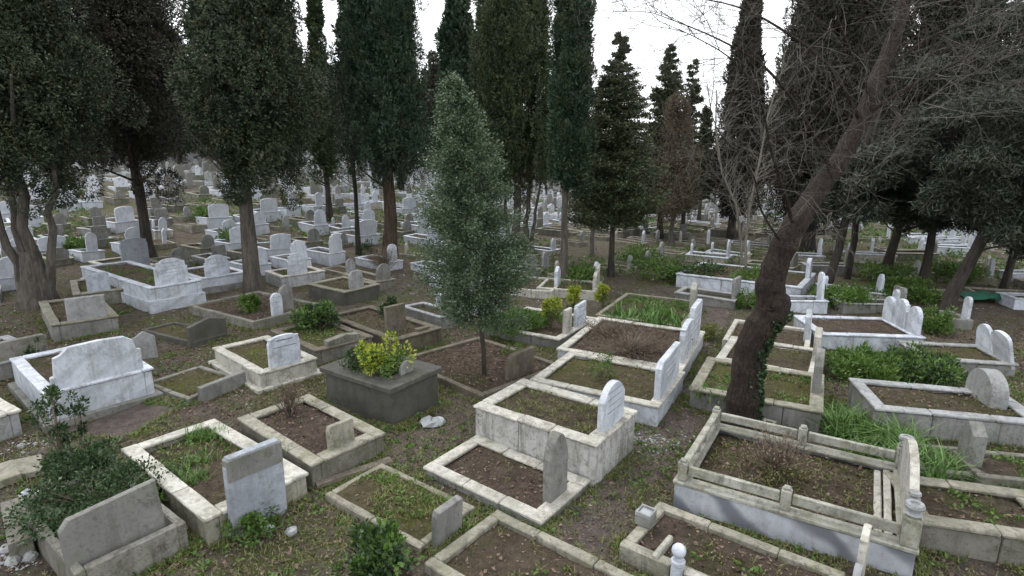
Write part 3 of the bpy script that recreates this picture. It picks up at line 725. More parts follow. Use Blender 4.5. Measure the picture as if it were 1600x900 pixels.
# lantern box on the kerb
def lantern(name):
    r = empty(name, (0, 0, 0))
    mb = MB(); w = .085
    mb.slab(-w, w, -w, w, 0, .10, c=.008); mb.build('box', M['grey'], r)
    mb = MB(); q = w - .02
    mb.slab(-w, w, -w, -q, .102, .15, c=.004); mb.slab(-w, w, q, w, .102, .15, c=.004); mb.slab(-w, -q, -q, q, .102, .149, c=.004); mb.slab(q, w, -q, q, .102, .149, c=.004)
    mb.build('rim', M['pale'], r)
    mb = MB(); mb.slab(-q, q, -q, q, .105, .125, c=.004); mb.build('glass', M['plastic'], r)
    return r
loose('lantern_box', 'small square stone box with a glass top on the corner of the flat kerb', 'lantern box', 1007, 838, lantern, rz=R(-38), dz=.16)
def pot_block(name):
    mb = MB(); w = .09; q = .045
    mb.slab(-w, w, -w, -q, 0, .15, c=.008); mb.slab(-w, w, q, w, 0, .15, c=.008); mb.slab(-w, -q, -q, q, 0, .148, c=.006); mb.slab(q, w, -q, q, 0, .148, c=.006)
    mb.slab(-q, q, -q, q, 0, .05); return mb.build(name, M['beige'])
loose('flower_block', 'hollow stone flower block standing beside the trunk of the leaning tree', 'flower block', 1200, 672, pot_block, rz=R(-38))
# the corner of the next grave at the bottom edge: ball-topped post and panel
def corner_grave():
    p = at(1056, 925); z = float(hz(p.x, p.y)); r = empty('railed_grave', (p.x, p.y, z), R(-38))
    tag(r, 'white ball-topped post with a panel, the corner of a grave at the bottom edge', 'grave')
    mb = MB(); mb.lathe([(.062, 0), (.060, .30), (.066, .31), (.066, .34), (.05, .35), (.045, .37), (.03, .385)], n=16); po = mb.build('post', M['white'], r)
    mb = MB(); mb.lathe([(.028, .38), (.050, .395), (.063, .42), (.066, .445), (.06, .47), (.04, .495), (.012, .507)], n=18); mb.build('ball', M['white'], po, smooth=True)
    mb = MB(); mb.slab(.07, 1.2, -.03, .03, -.1, .24); mb.build('panel', M['blue'], r)
    mb = MB(); mb.slab(.07, 1.2, -.045, .045, .242, .28); mb.build('rail', M['cream'], r)
    mb = MB(); mb.slab(-.30, -.24, .10, .5, -.1, .20); mb.build('side_slab', M['lichen'], r)
corner_grave()
def twin_stone(name):
    r = empty(name, (0, 0, 0))
    headstone(r, 'shoulder', .34, .62, .06, 'cream', (0, .10, 0)); headstone(r, 'round', .22, .42, .06, 'pale', (0, -.22, 0)); return r
loose('twin_headstones', 'pair of narrow cream headstones seen edge on in front of the veined marble side', 'headstones', 1338, 925, twin_stone, rz=R(-38))
# broken slabs on the ground at left
def slab_build(l, w, t, m):
    def f(name):
        mb = MB(); mb.slab(-l / 2, l / 2, -w / 2, w / 2, 0, t, c=.01, jit=.006); return mb.build(name, M[m])
    return f
loose('stone_slab', 'broken pale slab lying at the left edge, nearer to the edge', 'stone slab', 6, 748, slab_build(.62, .30, .10, 'beige'), rz=R(-42), tilt=(.04, -.05))
loose('stone_slab', 'broken pale slab lying beside its pair, nearer the overgrown grave', 'stone slab', 42, 738, slab_build(.48, .34, .08, 'beige'), rz=R(-50), dz=.03, tilt=(-.06, .03))
loose('kerb_stone', 'long loose kerb stone at the lower left edge', 'kerb stone', 30, 838, slab_build(1.0, .20, .22, 'conc'), rz=R(-46))
loose('stone_slab', 'thin flat grey slab fallen on the path beside the flat kerb', 'stone slab', 555, 742, slab_build(1.0, .14, .06, 'brown'), rz=R(35))
def bag(name):
    mb = MB(); n = 12; vs = []; 
    for i, (r, z) in enumerate([(.10, 0), (.15, .02), (.14, .07), (.08, .11), (.02, .12)]):
        pass
    rr = random.Random(3)
    for i, (r, z) in enumerate([(.11, 0), (.16, .03), (.14, .08), (.08, .11), (.01, .12)]):
        for k in range(n):
            an = 2 * math.pi * k / n; q = r * rr.uniform(.75, 1.2); vs.append((1.25 * q * math.cos(an), .8 * q * math.sin(an), z * rr.uniform(.7, 1.2)))
    fs = [(i * n + k, i * n + (k + 1) % n, i * n + n + (k + 1) % n, i * n + n + k) for i in range(4) for k in range(n)]
    mb.add(vs, fs); return mb.build(name, M['plastic'])
loose('plastic_bag', 'crumpled grey plastic bag lying on the ground by the dark slab tomb', 'plastic bag', 676, 664, bag)
o = loose('plastic_scrap', 'crumpled pale blue plastic scrap among the leaves of the overgrown grave', 'plastic scrap', 50, 790, bag, dz=.12); o.scale = (.6, .5, .7)
for (px, py, s_, lb) in ((455, 832, .07, 'fist sized grey stone by the two-tone slab'), (420, 828, .06, 'brown rounded stone nearest the two-tone slab'), (22, 880, .08, 'pale stone at the lower left edge'), (108, 878, .07, 'white stone chunk before the dark clipped headstone'),
                         (12, 862, .075, 'largest broken stone at the lower left edge'), (48, 872, .07, 'broken stone right of the largest at the lower left edge'), (34, 700, .06, 'chunk of pale stone above the broken slabs'), (432, 800, .05, 'small brown stone behind the pair near the two-tone slab'), (773, 645, .05, 'small white stone by the plaster grave'), (648, 772, .05, 'pale chip on the mossy grave')):
    def st(name, s_=s_):
        mb = MB(); mb.lathe([(s_ * .7, -.02), (s_, s_ * .3), (s_ * .8, s_ * .8), (s_ * .3, s_ * 1.1)], n=7)
        mb.v = [(x * rnd.uniform(.8, 1.2), y * rnd.uniform(.8, 1.2), z * rnd.uniform(.9, 1.1)) for x, y, z in mb.v]; return mb.build(name, M['pale'])
    loose('stone', lb, 'stone', px, py, st, rz=rnd.random() * 6)
def solar(name):
    r = empty(name, (0, 0, 0)); mb = MB(); mb.tube([(0, 0, 0), (0, 0, .2)], [.012, .012], 6); mb.build('stem', M['white'], r)
    mb = MB(); mb.lathe([(.02, .19), (.05, .21), (.065, .25), (.05, .30), (.02, .32)], n=12); mb.build('globe', M['white'], r, smooth=True); return r
loose('white_globe', 'small white globe on a stem above the dark bush at the bottom', 'globe', 570, 868, solar)
for lb, px, py in (('green cloth sheet folded over a grave near the right edge', 1530, 470),):
    def tarp(name):
        X, Y = np.meshgrid(np.linspace(-.7, .7, 20), np.linspace(-.4, .4, 12)); Z = .22 + .06 * noise(X, Y, 1, 4) - .25 * np.clip(np.abs(X) - .5, 0, 1) - .5 * np.clip(np.abs(Y) - .25, 0, 1)
        return grid_obj(name, X, Y, Z, M['tarp'])
    loose('cloth_sheet', lb, 'cloth', px, py, tarp)

# ------------------------------------------------------------------ trees
def z_at(Y, py): d = ray(800, py); return CAM_H + d.z * Y / d.y
def fdepth(p): return p.y * math.cos(PITCH) - (p.z - CAM_H) * math.sin(PITCH)
TRUNKS = []
def lobes_quads(C_, Rr, n, length, width, up=.6, shell=(.55, 1.0), rand=.5):
    """C_: lobe centres, Rr: lobe radii (n,3)"""
    q = len(C_); idx = rg.integers(0, q, n); d = unit(rg.normal(size=(n, 3)))
    P = C_[idx] + d * Rr[idx] * rg.uniform(shell[0], shell[1], n)[:, None]
    A = unit(d * 1.0 + np.array([0, 0, up]) + rg.normal(size=(n, 3)) * rand)
    return leaf_quads(P, A, length, width, .12)
def crown_cols(r, z0, z1, shape, nl, lr, vstr=1.6, cx=0, cy=0, leanx=0, inner=.45):
    cs = []; rs = []
    for i in range(nl):
        t = rnd.random() ** .92
        pr = shape(t) * (1 + .14 * float(noise(t * 5, i * .001, 0, 1)))
        an = rnd.random() * 2 * math.pi; pr *= 1 + .30 * float(noise(math.cos(an) * 1.3 + 7 * r, math.sin(an) * 1.3, t * (z1 - z0) * .55, 1.0))
        rr = r * pr * math.sqrt(rnd.uniform(inner ** 2, 1)) * (1.12 if rnd.random() < .10 else .92)
        z = z0 + (z1 - z0) * t - (rnd.uniform(0, .9) * r * .5 if t < .12 and rnd.random() < .5 else 0); sc = rnd.uniform(.6, 1.2) * (.35 + .65 * min(1, pr))
        cs.append((cx + leanx * t + rr * math.cos(an), cy + rr * math.sin(an), z)); rs.append((lr * sc, lr * sc, lr * sc * vstr))
    return np.array(cs), np.array(rs)
SH = {'col': lambda t: min(1, (t / .07) ** .5) * (1 - t) ** .17,
      'taper': lambda t: min(1, (t / .10) ** .5) * (1 - t) ** .75 + .03,
      'egg': lambda t: min(1, .35 + (t / .22) ** .8 * .65) * (1 - t) ** .45,
      'droop': lambda t: (.45 + .55 * min(1, t / .35)) * (1 - .35 * t),
      'cone': lambda t: min(1, .45 + t / .18 * .55) * (1 - t) ** .85 + .02}
def trunk_mesh(h, r0, r1=None, lean=(0, 0), n=10, wob=.05, flare=1.5):
    mb = MB(); r1 = r1 or r0 * .5; k = 9; pts = []; rr = []
    for i in range(k + 1):
        t = i / k; pts.append((lean[0] * t + wob * rnd.uniform(-1, 1) * (0 < i), lean[1] * t + wob * rnd.uniform(-1, 1) * (0 < i), -.25 + (h + .25) * t))
        rr.append((r0 + (r1 - r0) * t) * (1 + (flare - 1) * max(0, 1 - t * 7)))
    mb.tube(pts, rr, n, rough=.10); return mb
def cypress(label, px, py, cw, yb, yt, tw, m='cyp', shape='col', n=30000, leaf=(.13, .045), lobr=.30, nl=150, trunk='bark', up=.8, lean=0, cxo=0, stems=None, name='cypress_tree', cat='cypress', group='cypresses among the graves', inner=.5, py_base=None, trunks=True, rand=.5, ch=1.6, stub=None):
    b = at(px, py_base or py); sc = fdepth(b) / FOC; r = cw / 2 * sc; zb = z_at(b.y, yb) - b.z; zt = z_at(b.y, yt) - b.z
    root = empty(name, b); tag(root, label, cat, group); TRUNKS.append((px, b.y, b.x))
    th = zb + (zt - zb) * .6
    if trunks:
        mb = MB()
        for (ox, lx, tr) in (stems or [(0, 0, 1)]):
            t_ = trunk_mesh(th if ox == 0 else zb + .35, tw / 2 * sc * tr, tw / 2 * sc * .35 * tr, (lean * sc + lx * sc, 0), wob=.03 * r)
            t_.v = [(v[0] + ox * sc, v[1], v[2]) for v in t_.v]; mb.add(t_.v, t_.f)
        if stub:
            mb.tube([(0, 0, -.3), (0, 0, .1), (.02, 0, .5), (.0, .02, stub)], [tw / 2 * sc * q for q in (1.35, 1.1, .95, .55)], 14, rough=.12)
        # a few bare lower branches
        for i in range(7):
            z = zb * rnd.uniform(.75, 1.15); an = rnd.random() * 6.28; l = r * rnd.uniform(.4, .9)
            mb.tube([(lean * sc * z / th, 0, z), (lean * sc * z / th + l * .5 * math.cos(an), l * .5 * math.sin(an), z + l * .25), (lean * sc * z / th + l * math.cos(an), l * math.sin(an), z + l * .7)], [tw * sc * .12, tw * sc * .07, tw * sc * .03], 5)
        mb.build('trunk', M[trunk], root)
    cs, rs = crown_cols(r, zb, zt, SH[shape], int(nl * 1.9), lobr * r * .66, ch * 1.15, cx=(lean + cxo) * sc, inner=inner)
    c2, r2 = crown_cols(r * .72, zb + .3 * r, zt, SH[shape], nl // 2, lobr * r * 1.2, ch, cx=(lean + cxo) * sc, inner=.2)
    a = lobes_quads(cs, rs, int(n * 1.15), leaf[0] * .82, leaf[1] * .8, up, shell=(.78, 1.05), rand=rand * .6)
    c = lobes_quads(c2, r2, int(n * .3), leaf[0] * 1.5, leaf[1] * 1.6, up, shell=(.2, .9), rand=rand)
    quads_obj('crown', np.concatenate([a, c]), M[m], root)
    return root
FAST = 1.0
cypress('big dark tree with a forked grey trunk, its crown filling the upper left corner', 62, 478, 350, 265, -110, 46, 'cyp', 'droop', 150000, (.115, .044), .30, 190, 'bark', .1, stems=[(0, 4, .42), (-9, -46, .36), (12, 50, .34), (-3, -16, .40)], stub=1.5, name='forked_tree', cat='tree', group=None, rand=.9, cxo=-15, ch=1.1)
cypress('dark tree on a slim black trunk behind the tall notched headstone', 238, 408, 290, 245, -130, 17, 'dusky', 'droop', 125000, (.12, .045), .30, 120, 'barkdark', .1, name='dark_tree', cat='tree', group=None, rand=.9, lean=-18, ch=1.1)
cypress('drooping dark cypress on the straight grey middle trunk', 398, 455, 222, 268, -120, 25, 'cyp', 'droop', 125000, (.11, .042), .28, 190, 'bark', .1, cxo=26, rand=.9, ch=1.2)
cypress('broad blue-green cypress column left of centre on a brown trunk', 611, 410, 148, 258, -110, 23, 'cypteal', 'col', 120000, (.115, .038), .23, 290, 'barkbrown', .9, ch=2.0)
cypress('broad olive cypress column on several pale stems behind the silvery tree', 806, 402, 150, 278, -110, 14, 'cypolive', 'col', 150000, (.12, .04), .22, 300, 'bark', .9, stems=[(0, 0, 1), (-10, -8, .6), (12, 10, .8), (22, 16, .5)], ch=2.2, cxo=-8)
cypress('dark cypress column with a slim leaning stem against the white sky, right of centre', 880, 446, 74, 290, -90, 12, 'cypteal', 'col', 60000, (.12, .038), .30, 170, 'bark', .9, cxo=6, ch=2.0)
cypress('distant blue-black cypress seen between the two broad columns', 720, 352, 110, 285, -40, 14, 'cypteal', 'taper', 46000, (.2, .075), .30, 120, 'barkdark', .6)
cypress('slim ragged cypress behind and left of the blue-green column', 515, 345, 60, 275, -30, 10, 'cypolive', 'taper', 16000, (.2, .08), .3, 90, 'barkdark', .6)
cypress('thin dark sapling trunk with a high crown in front of the blue-green column', 561, 398, 60, 262, -60, 8, 'cyp', 'taper', 12000, (.15, .05), .3, 70, 'barkdark', .6)
cypress('tall tapering cypress spire beside the bare twigs, right of centre', 1143, 372, 92, 330, -38, 12, 'dusky', 'taper', 44000, (.2, .075), .25, 170, 'barkdark', .9, ch=2.2)
cypress('broad dusky cypress behind the bare leaning tree', 1262, 396, 160, 335, -110, 20, 'dusky', 'col', 70000, (.16, .06), .22, 260, 'barkdark', .8, ch=2.0)
cypress('dark ivy-hung conifer behind the upper trunk of the leaning tree', 1385, 425, 150, 345, -80, 14, 'dusky', 'droop', 40000, (.16, .055), .28, 140, 'barkdark', -.3, name='dark_conifer', cat='conifer', lean=30, rand=.9)

def fir(label, px, py, w, yt, yb, m='fir', n=22000, tw=9, leaf=(.12, .045), seed=1, name='fir_tree', group='firs in the middle distance', wh=26):
    b = at(px, py); sc = fdepth(b) / FOC; r = w / 2 * sc; zt = z_at(b.y, yt) - b.z; zb = z_at(b.y, yb) - b.z
    root = empty(name, b); tag(root, label, 'fir', group); TRUNKS.append((px, b.y, b.x))
    trunk_mesh(zt * .99, tw / 2 * sc, .012, wob=.02, n=7).build('trunk', M['barkdark'], root)
    Ps = []; As = []; tm = MB()
    for i in range(wh):
        t = i / wh; z = zb + (zt - zb) * t; l0 = r * (1 - t) ** .85 * (.75 + .25 * min(1, t * 6)) + .06
        for k in range(7 if t < .8 else 5):
            an = rnd.random() * 6.28; l = l0 * rnd.uniform(.65, 1.12); q = int(n / wh / 7 * (1.35 - t)) + 8
            s = rg.random(q) ** .75; zz = z + l * (.30 * s ** 2 - .20 * s) + rnd.uniform(-.1, .1); w_ = l * .20 * (1 - s * .6)
            x = s * l * math.cos(an); y = s * l * math.sin(an); off = rg.normal(size=(q, 3)) * w_[:, None] * np.array([1, 1, .45])
            Ps.append(np.stack([x, y, zz], 1) + off); As.append(np.array([math.cos(an), math.sin(an), .25]) + rg.normal(size=(q, 3)) * .6)
            tm.tube([(0, 0, z), (l * .9 * math.cos(an), l * .9 * math.sin(an), z + l * .08)], [.018, .005], 4, cap=False)
    tm.build('branches', M['barkdark'], root)
    quads_obj('crown', leaf_quads(np.concatenate(Ps), np.concatenate(As), leaf[0], leaf[1], .1), M[m], root)
    return root
fir('dark green fir with a clear pointed top right of the cypress columns', 955, 432, 165, 50, 350, n=80000, wh=36, leaf=(.11, .04))
fir('fir with a russet lower crown, second from the left of the firs', 1031, 372, 118, 68, 330, n=50000, wh=34, leaf=(.16, .06))
fir('narrow fir standing close behind the second one', 1066, 366, 72, 88, 320, n=22000, leaf=(.16, .06), tw=7)
fir('thin distant conifer between the firs and the tall spire', 1092, 350, 34, 165, 300, n=8000, leaf=(.25, .1), tw=6)
cypress('reddish-brown thicket tree before the second fir', 1048, 385, 105, 345, 150, 8, 'russet', 'egg', 14000, (.09, .03), .3, 80, 'twig', .3, name='russet_tree', cat='tree', group=None, rand=1.2)
cypress('pale brown bare-looking tree between the column and the first fir', 925, 400, 60, 350, 140, 7, 'russet', 'egg', 7000, (.09, .03), .3, 50, 'twig', .3, name='brown_tree', cat='tree', group=None, rand=1.2)

# pine at the upper right
def pine(label, px, py, lean, tw, crowns, n=30000, name='pine_tree', leaf=(.14, .018), top=-60):
    """crowns: (px, py, radius px) clumps; trunk leans by lean px"""
    b = at(px, py); sc = fdepth(b) / FOC; root = empty(name, b); tag(root, label, 'pine', 'pines on the right'); TRUNKS.append((px, b.y, b.x))
    zt = z_at(b.y, top) - b.z
    trunk_mesh(zt, tw / 2 * sc, tw / 5 * sc, (lean * sc, 0), wob=.06, flare=1.15).build('trunk', M['barkdark'], root)
    Q = []; mb = MB()
    for (cx, cy, cr_) in crowns:
        dz = z_at(b.y, cy) - b.z; rr = cr_ * sc
        for j in range(7):
            yo = rnd.uniform(-1.2, 1.2) * rr; c = np.array([(cx - px) * sc + rnd.uniform(-.8, .8) * rr, yo, dz + rnd.uniform(-.5, .5) * rr])
            t = max(.2, min(.95, (c[2] - .3) / zt)); a0 = Vector((lean * sc * t, 0, zt * t)); c1 = Vector(c)
            mb.tube([a0, a0.lerp(c1, .5) + Vector((0, 0, .15)), c1], [.03, .022, .01], 5, cap=False)
            k = int(n / len(crowns) / 7); d = unit(rg.normal(size=(k, 3))); P = c + d * rr * .62 * (rg.random(k)[:, None] ** .6) * np.array([1, 1, .55])
            tuft = np.round(P / .16) * .16
            A = unit(P - tuft + rg.normal(size=(k, 3)) * .05 + np.array([0, 0, -.02]))
            Q.append(leaf_quads(tuft + rg.normal(size=(k, 3)) * .03, A, leaf[0], leaf[1], 0))
    mb.build('branches', M['barkdark'], root)
    quads_obj('crown', np.concatenate(Q), M['pine'], root)
    return root
rr_ = random.Random(5)
pc = [(1520, -60, 90), (1600, -20, 100), (1660, 60, 110), (1560, 80, 60), (1585, 140, 75), (1500, 190, 55), (1560, 215, 70), (1620, 200, 80), (1480, 250, 48), (1540, 280, 62), (1600, 300, 70), (1650, 330, 80), (1460, 310, 40), (1530, 345, 45), (1590, 365, 50), (1500, 20, 40), (1690, 220, 90)]
pine('dark pine with strongly leaning trunk, its crown filling the upper right corner', 1472, 492, 150, 18, pc, 110000, leaf=(.17, .028))
pine('slim dark pine left of the strongly leaning one', 1436, 447, 22, 12, [(1440, 330, 40), (1465, 290, 50), (1420, 300, 40), (1450, 240, 45), (1430, 200, 50), (1470, 180, 50), (1440, 120, 50)], 36000, leaf=(.2, .035))
pine('pine on a thin trunk at the right edge behind the green cloth', 1566, 452, 40, 11, [(1600, 350, 50), (1640, 320, 60), (1580, 310, 50), (1630, 260, 70)], 26000, leaf=(.2, .04))
pine('slim pine leaning right behind the leaning bare tree', 1290, 450, 50, 13, [(1310, 330, 40), (1335, 300, 50), (1350, 250, 50), (1300, 270, 45)], 20000, leaf=(.2, .04), top=100)
pine('small straight pine beside the leaning one behind the bare tree', 1322, 436, 20, 11, [(1330, 310, 40), (1350, 290, 40), (1340, 240, 40)], 14000, leaf=(.2, .04), top=100)

# young silvery tree
def silvery():
    b = at(757, 594); b.z += .1; sc = fdepth(b) / FOC; root = empty('young_tree', b); tag(root, 'young slender tree with grey-green leaves on a thin dark stem in the brown plot', 'tree'); TRUNKS.append((757, b.y, b.x))
    zt = z_at(b.y, 108) - b.z; zb = z_at(b.y, 492) - b.z; mb = MB(); tpts = []
    for i in range(10):
        t = i / 9; tpts.append(Vector((-38 * sc * t ** 1.3 + .02 * math.sin(i * 2), .02 * math.cos(i * 3), -.1 + zt * t)))
    mb.tube(tpts, [.040 * (1 - i / 9.5) + .006 for i in range(10)], 8, rough=.15); mb.build('trunk', M['barkdark'], root)
    mb = MB(); Q = []
    for i in range(170):
        t = ((i + rnd.random()) / 170) ** .98; z = zb * .85 + (zt - zb * .85) * t; k = z / zt * 9; i0 = min(8, int(k)); c = tpts[i0].lerp(tpts[i0 + 1], k - i0)
        an = i * 2.39996 + rnd.uniform(-.4, .4); l = 92 * sc * ((1 - t) ** .72) * rnd.uniform(.5, 1.08) * (.72 + .28 * min(1, t / .18)) + .08
        e = c + Vector((math.cos(an) * l, math.sin(an) * l, l * rnd.uniform(.15, .75) - .10)); m1 = c.lerp(e, .5) + Vector((0, 0, -.04))
        mb.tube([c, m1, e], [.010, .007, .003], 4, cap=False)
        n = int(120 + 500 * l); s = rg.uniform(.25, 1.08, n)[:, None]; P = (np.array(c) * (1 - s) + np.array(e) * s) + rg.normal(size=(n, 3)) * (.045 + .05 * l)
        A = unit(np.array(e - c)[None] * .8 + rg.normal(size=(n, 3)) * .45)
        Q.append(leaf_quads(P, A, .055, .021, .1))
    mb.build('branches', M['barkdark'], root); quads_obj('crown', np.concatenate(Q), M['silver'], root)
silvery()

# the bare leaning tree
def bare_tree():
    b = at(1160, 668); root = empty('bare_tree', b); tag(root, 'thick leaning bare tree with ivy on its trunk and a mass of leafless twigs', 'tree'); Y = b.y; TRUNKS.append((1160, b.y, b.x))
    sc = fdepth(b) / FOC
    def W(px, py, dy=0): return on_ray(px, py, Y + dy) - b
    def lerpath(k, n=6):
        """smooth a list of points"""
        out = []
        for i in range(len(k) - 1):
            p0 = k[max(i - 1, 0)]; p1 = k[i]; p2 = k[i + 1]; p3 = k[min(i + 2, len(k) - 1)]
            for j in range(n):
                t = j / n; out.append(.5 * ((2 * p1) + (p2 - p0) * t + (2 * p0 - 5 * p1 + 4 * p2 - p3) * t * t + (3 * p1 - p0 - 3 * p2 + p3) * t ** 3))
        out.append(k[-1]); return out
    ks = [Vector((0, 0, -.3)), W(1158, 660), W(1164, 600), W(1172, 548), W(1190, 508), W(1208, 482), W(1203, 450), W(1214, 410), W(1236, 362), W(1272, 305, .3), W(1312, 250, .5), W(1345, 190, .7), W(1372, 120, .9), W(1400, 50, 1.1), W(1425, -40, 1.2), W(1450, -160, 1.2)]
    rs = [35, 27, 22, 21.5, 23, 25, 20, 18, 17, 15, 13.5, 12.5, 11.5, 10, 8, 6]
    P = lerpath(ks, 5); rr = list(np.interp(np.linspace(0, 15, len(P)), range(16), rs)); rr = [q * sc * (1 + .05 * math.sin(i * 1.7)) for i, q in enumerate(rr)]
    mb = MB(); mb.tube(P, rr, 18, rough=.06)
    kn = W(1222, 486); mb.tube([kn + Vector((-.12, 0, -.10)), kn + Vector((0, -.02, -.03)), kn + Vector((.02, -.02, .08))], [.16, .17, .08], 12, rough=.1)
    tr = mb.build('trunk', M['barklean'], root)
    limbs = MB(); br = []
    def limb(ks, r0, r1=.02):
        P = lerpath(ks, 5); n = len(P); limbs.tube(P, [.62 * r0 + (.0035 - .62 * r0) * (i / (n - 1)) ** .8 for i in range(n)], 8, rough=.05); br.append((P, r0, r1)); return P
    limb([W(1240, 355), W(1225, 300, -.4), W(1205, 235, -.7), W(1185, 150, -.9), W(1140, 90, -1.0), W(1060, 45, -1.0)], .05)
    limb([W(1300, 270, .4), W(1260, 190, -.2), W(1200, 110, -.5), (W(1120, 60, -.6)), W(1020, 20, -.7)], .055)
    limb([W(1345, 190, .7), W(1300, 110, .1), W(1235, 55, -.3), W(1150, 10, -.5), W(1040, -10, -.6)], .055)
    limb([W(1350, 180, .7), W(1430, 130, .4), W(1500, 95, .3), W(1570, 60, .2), W(1650, 50, 0)], .06)
    limb([W(1372, 120, .9), W(1450, 60, .8), W(1530, 30, .7), W(1620, -10, .6)], .06)
    limb([W(1360, 150, .8), W(1320, 60, .3), W(1290, -30, 0), W(1270, -120, 0)], .05)
    limb([W(1262, 320, .2), W(1310, 330, -.3), W(1340, 290, -.5), W(1400, 200, -.6), W(1440, 160, -.6)], .03)
    limb([W(1225, 385), W(1190, 330, -.4), W(1175, 270, -.6), W(1120, 200, -.8), W(1105, 130, -.8)], .03)
    limb([W(1400, 50, 1.1), W(1350, 0, .4), W(1260, -20, 0), W(1160, -40, -.3)], .05)
    limbs.build('limbs', M['barklean'], root)
    tw = MB()
    def grow(p, d, l, r, depth):
        n = 5; pts = [p]; q = p.copy(); dd = d.copy()
        for i in range(n):
            dd = (dd + Vector((rnd.gauss(0, .22), rnd.gauss(0, .22), rnd.gauss(.03, .22)))).normalized(); q = q + dd * l / n; pts.append(q.copy())
        tw.tube(pts, [r * (1 - .75 * i / n) for i in range(n + 1)], 3 if r < .008 else 5, cap=False)
        if depth > 0:
            for i in range(rnd.choice((3, 4, 4, 5))):
                t = rnd.randint(1, n); p2 = pts[t]; ax = (pts[t] - pts[t - 1]).normalized()
                side = Vector((rnd.gauss(0, 1), rnd.gauss(0, 1), rnd.gauss(0, 1))).normalized()
                grow(p2, (ax * .8 + side * .65).normalized(), l * rnd.uniform(.45, .75), r * .55, depth - 1)
    for P, r0, r1 in br:
        n = len(P)
        for j in range(12 if P[-1].x + b.x < 3.0 else 15):
            i = rnd.randint(max(1, n // 5), n - 1); ax = (P[i] - P[i - 1]).normalized(); side = Vector((rnd.gauss(-.25, 1), rnd.gauss(-.1, .8), rnd.gauss(-.25, .8))).normalized()
            grow(P[i], (ax * .7 + side * .8).normalized(), rnd.uniform(.7, 1.4), .006, 3 if rnd.random() < .5 else 2)
    for i in range(46, len(P_ := lerpath(ks, 5)) - 3):
        for _ in range(1):
            side = Vector((rnd.gauss(-.2, 1), rnd.gauss(-.4, .7), rnd.gauss(.1, .8))).normalized(); grow(P_[i], side, rnd.uniform(.6, 1.2), .0075, 2)
    tw.build('twigs', M['twig'], root)
    # ivy on the near side of the trunk
    Q = []; P = lerpath(ks, 5)
    n = 1500; tt = rg.uniform(5, 24, n); base = np.array([P[int(t)].lerp(P[int(t) + 1], t - int(t)) for t in tt]); rad = np.interp(tt, range(len(rr)), rr)
    an = rg.normal(-.45, .45, n); off = np.stack([np.cos(an), np.sin(an), np.zeros(n)], 1)
    pos = base + off * (rad * 1.05)[:, None]; keep = noise(tt * 1.0, an * 2.0, 0, 1.4) > -.15
    A = unit(off * .5 + rg.normal(size=(n, 3)) * .6)
    quads_obj('ivy', leaf_quads(pos[keep], A[keep], .055, .05, .1), M['ivy'], root)
bare_tree()
def sapling(label, px, py, pts, r=.03):
    b = at(px, py); root = empty('bare_sapling', b); tag(root, label, 'sapling', 'bare saplings'); mb = MB()
    P = [Vector((0, 0, -.1))] + [on_ray(x, y, b.y) - b for x, y in pts]; n = len(P)
    mb.tube(P, [r * (1 - .8 * i / n) for i in range(n)], 6); mb.build('trunk', M['palebark'], root); tw = MB()
    for i in range(60):
        k = rnd.uniform(1.2, n - 1.01); i0 = int(k); p = P[i0].lerp(P[i0 + 1], k - i0); l = rnd.uniform(.5, 1.5); d = Vector((rnd.gauss(0, .5), rnd.gauss(0, .5), rnd.uniform(.2, 1))).normalized()
        q = [p + d * l * t + Vector((rnd.gauss(0, .03), 0, .12 * t * t)) for t in (0, .33, .66, 1)]; tw.tube(q, [.009, .007, .005, .002], 3, cap=False)
        for _ in range(3):
            p2 = q[rnd.randint(1, 3)]; d2 = (d + Vector((rnd.gauss(0, .6), rnd.gauss(0, .6), rnd.gauss(0, .5)))).normalized(); tw.tube([p2, p2 + d2 * l * .25, p2 + d2 * l * .5 + Vector((0, 0, .05))], [.006, .004, .002], 3, cap=False)
    tw.build('twigs', M['palebark'], root)
sapling('pale bare sapling with a curved stem left of the leaning tree', 1160, 425, [(1158, 380), (1150, 320), (1128, 270), (1118, 200), (1120, 140)], .05)
sapling('second pale bare sapling, forking to the right beside the leaning tree', 1166, 432, [(1165, 380), (1172, 320), (1185, 260), (1200, 180), (1222, 110)], .05)

# ------------------------------------------------------------------ the crowd of further graves (copies)
PROT = []
def proto(desc, m, cap, h, L, W, heads, name='grave', bed='soil'):
    root = empty(name, (0, -500, 0)); a, b, k = L / 2, W / 2, .095; mb = MB()
    mb.slab(-a, a, -b, -b + k, -.4, h); mb.slab(-a, a, b - k, b, -.4, h - .002); mb.slab(-a, -a + k, -b + k + .001, b - k - .001, -.4, h - .001); mb.slab(a - k, a, -b + k + .001, b - k - .001, -.4, h - .003)
    mb.build('kerb', M[m], root)
    if cap:
        mb = MB(); o = .03; k2 = k + .03; z0, z1 = h + .001, h + .05
        mb.slab(-a - o, a + o, -b - o, -b + k2, z0, z1); mb.slab(-a - o, a + o, b - k2, b + o, z0, z1 - .002); mb.slab(-a - o, -a + k2, -b + k2 + .001, b - k2 - .001, z0, z1 - .001); mb.slab(a - k2, a + o, -b + k2 + .001, b - k2 - .001, z0, z1 - .003)
        mb.build('capping', M[cap], root)
    mb = MB(); mb.slab(-a + .05, a - .05, -b + .05, b - .05, -.3, h - .05, c=.02); mb.build('soil', M[bed], root)
    for (kind, w, hh, x, y, t, hm) in heads:
        headstone(root, kind, w, hh, t, hm, (a - .09 + x, y, h + (.03 if cap else 0)), rows=0)
    PROT.append((root, desc, h)); KIDS[root.name] = list(root.children)
proto('white grave with a stepped white headstone', 'whitefar', 'white', .44, 1.9, .95, [('step', .74, .72, 0, 0, .09, 'whitefar')])
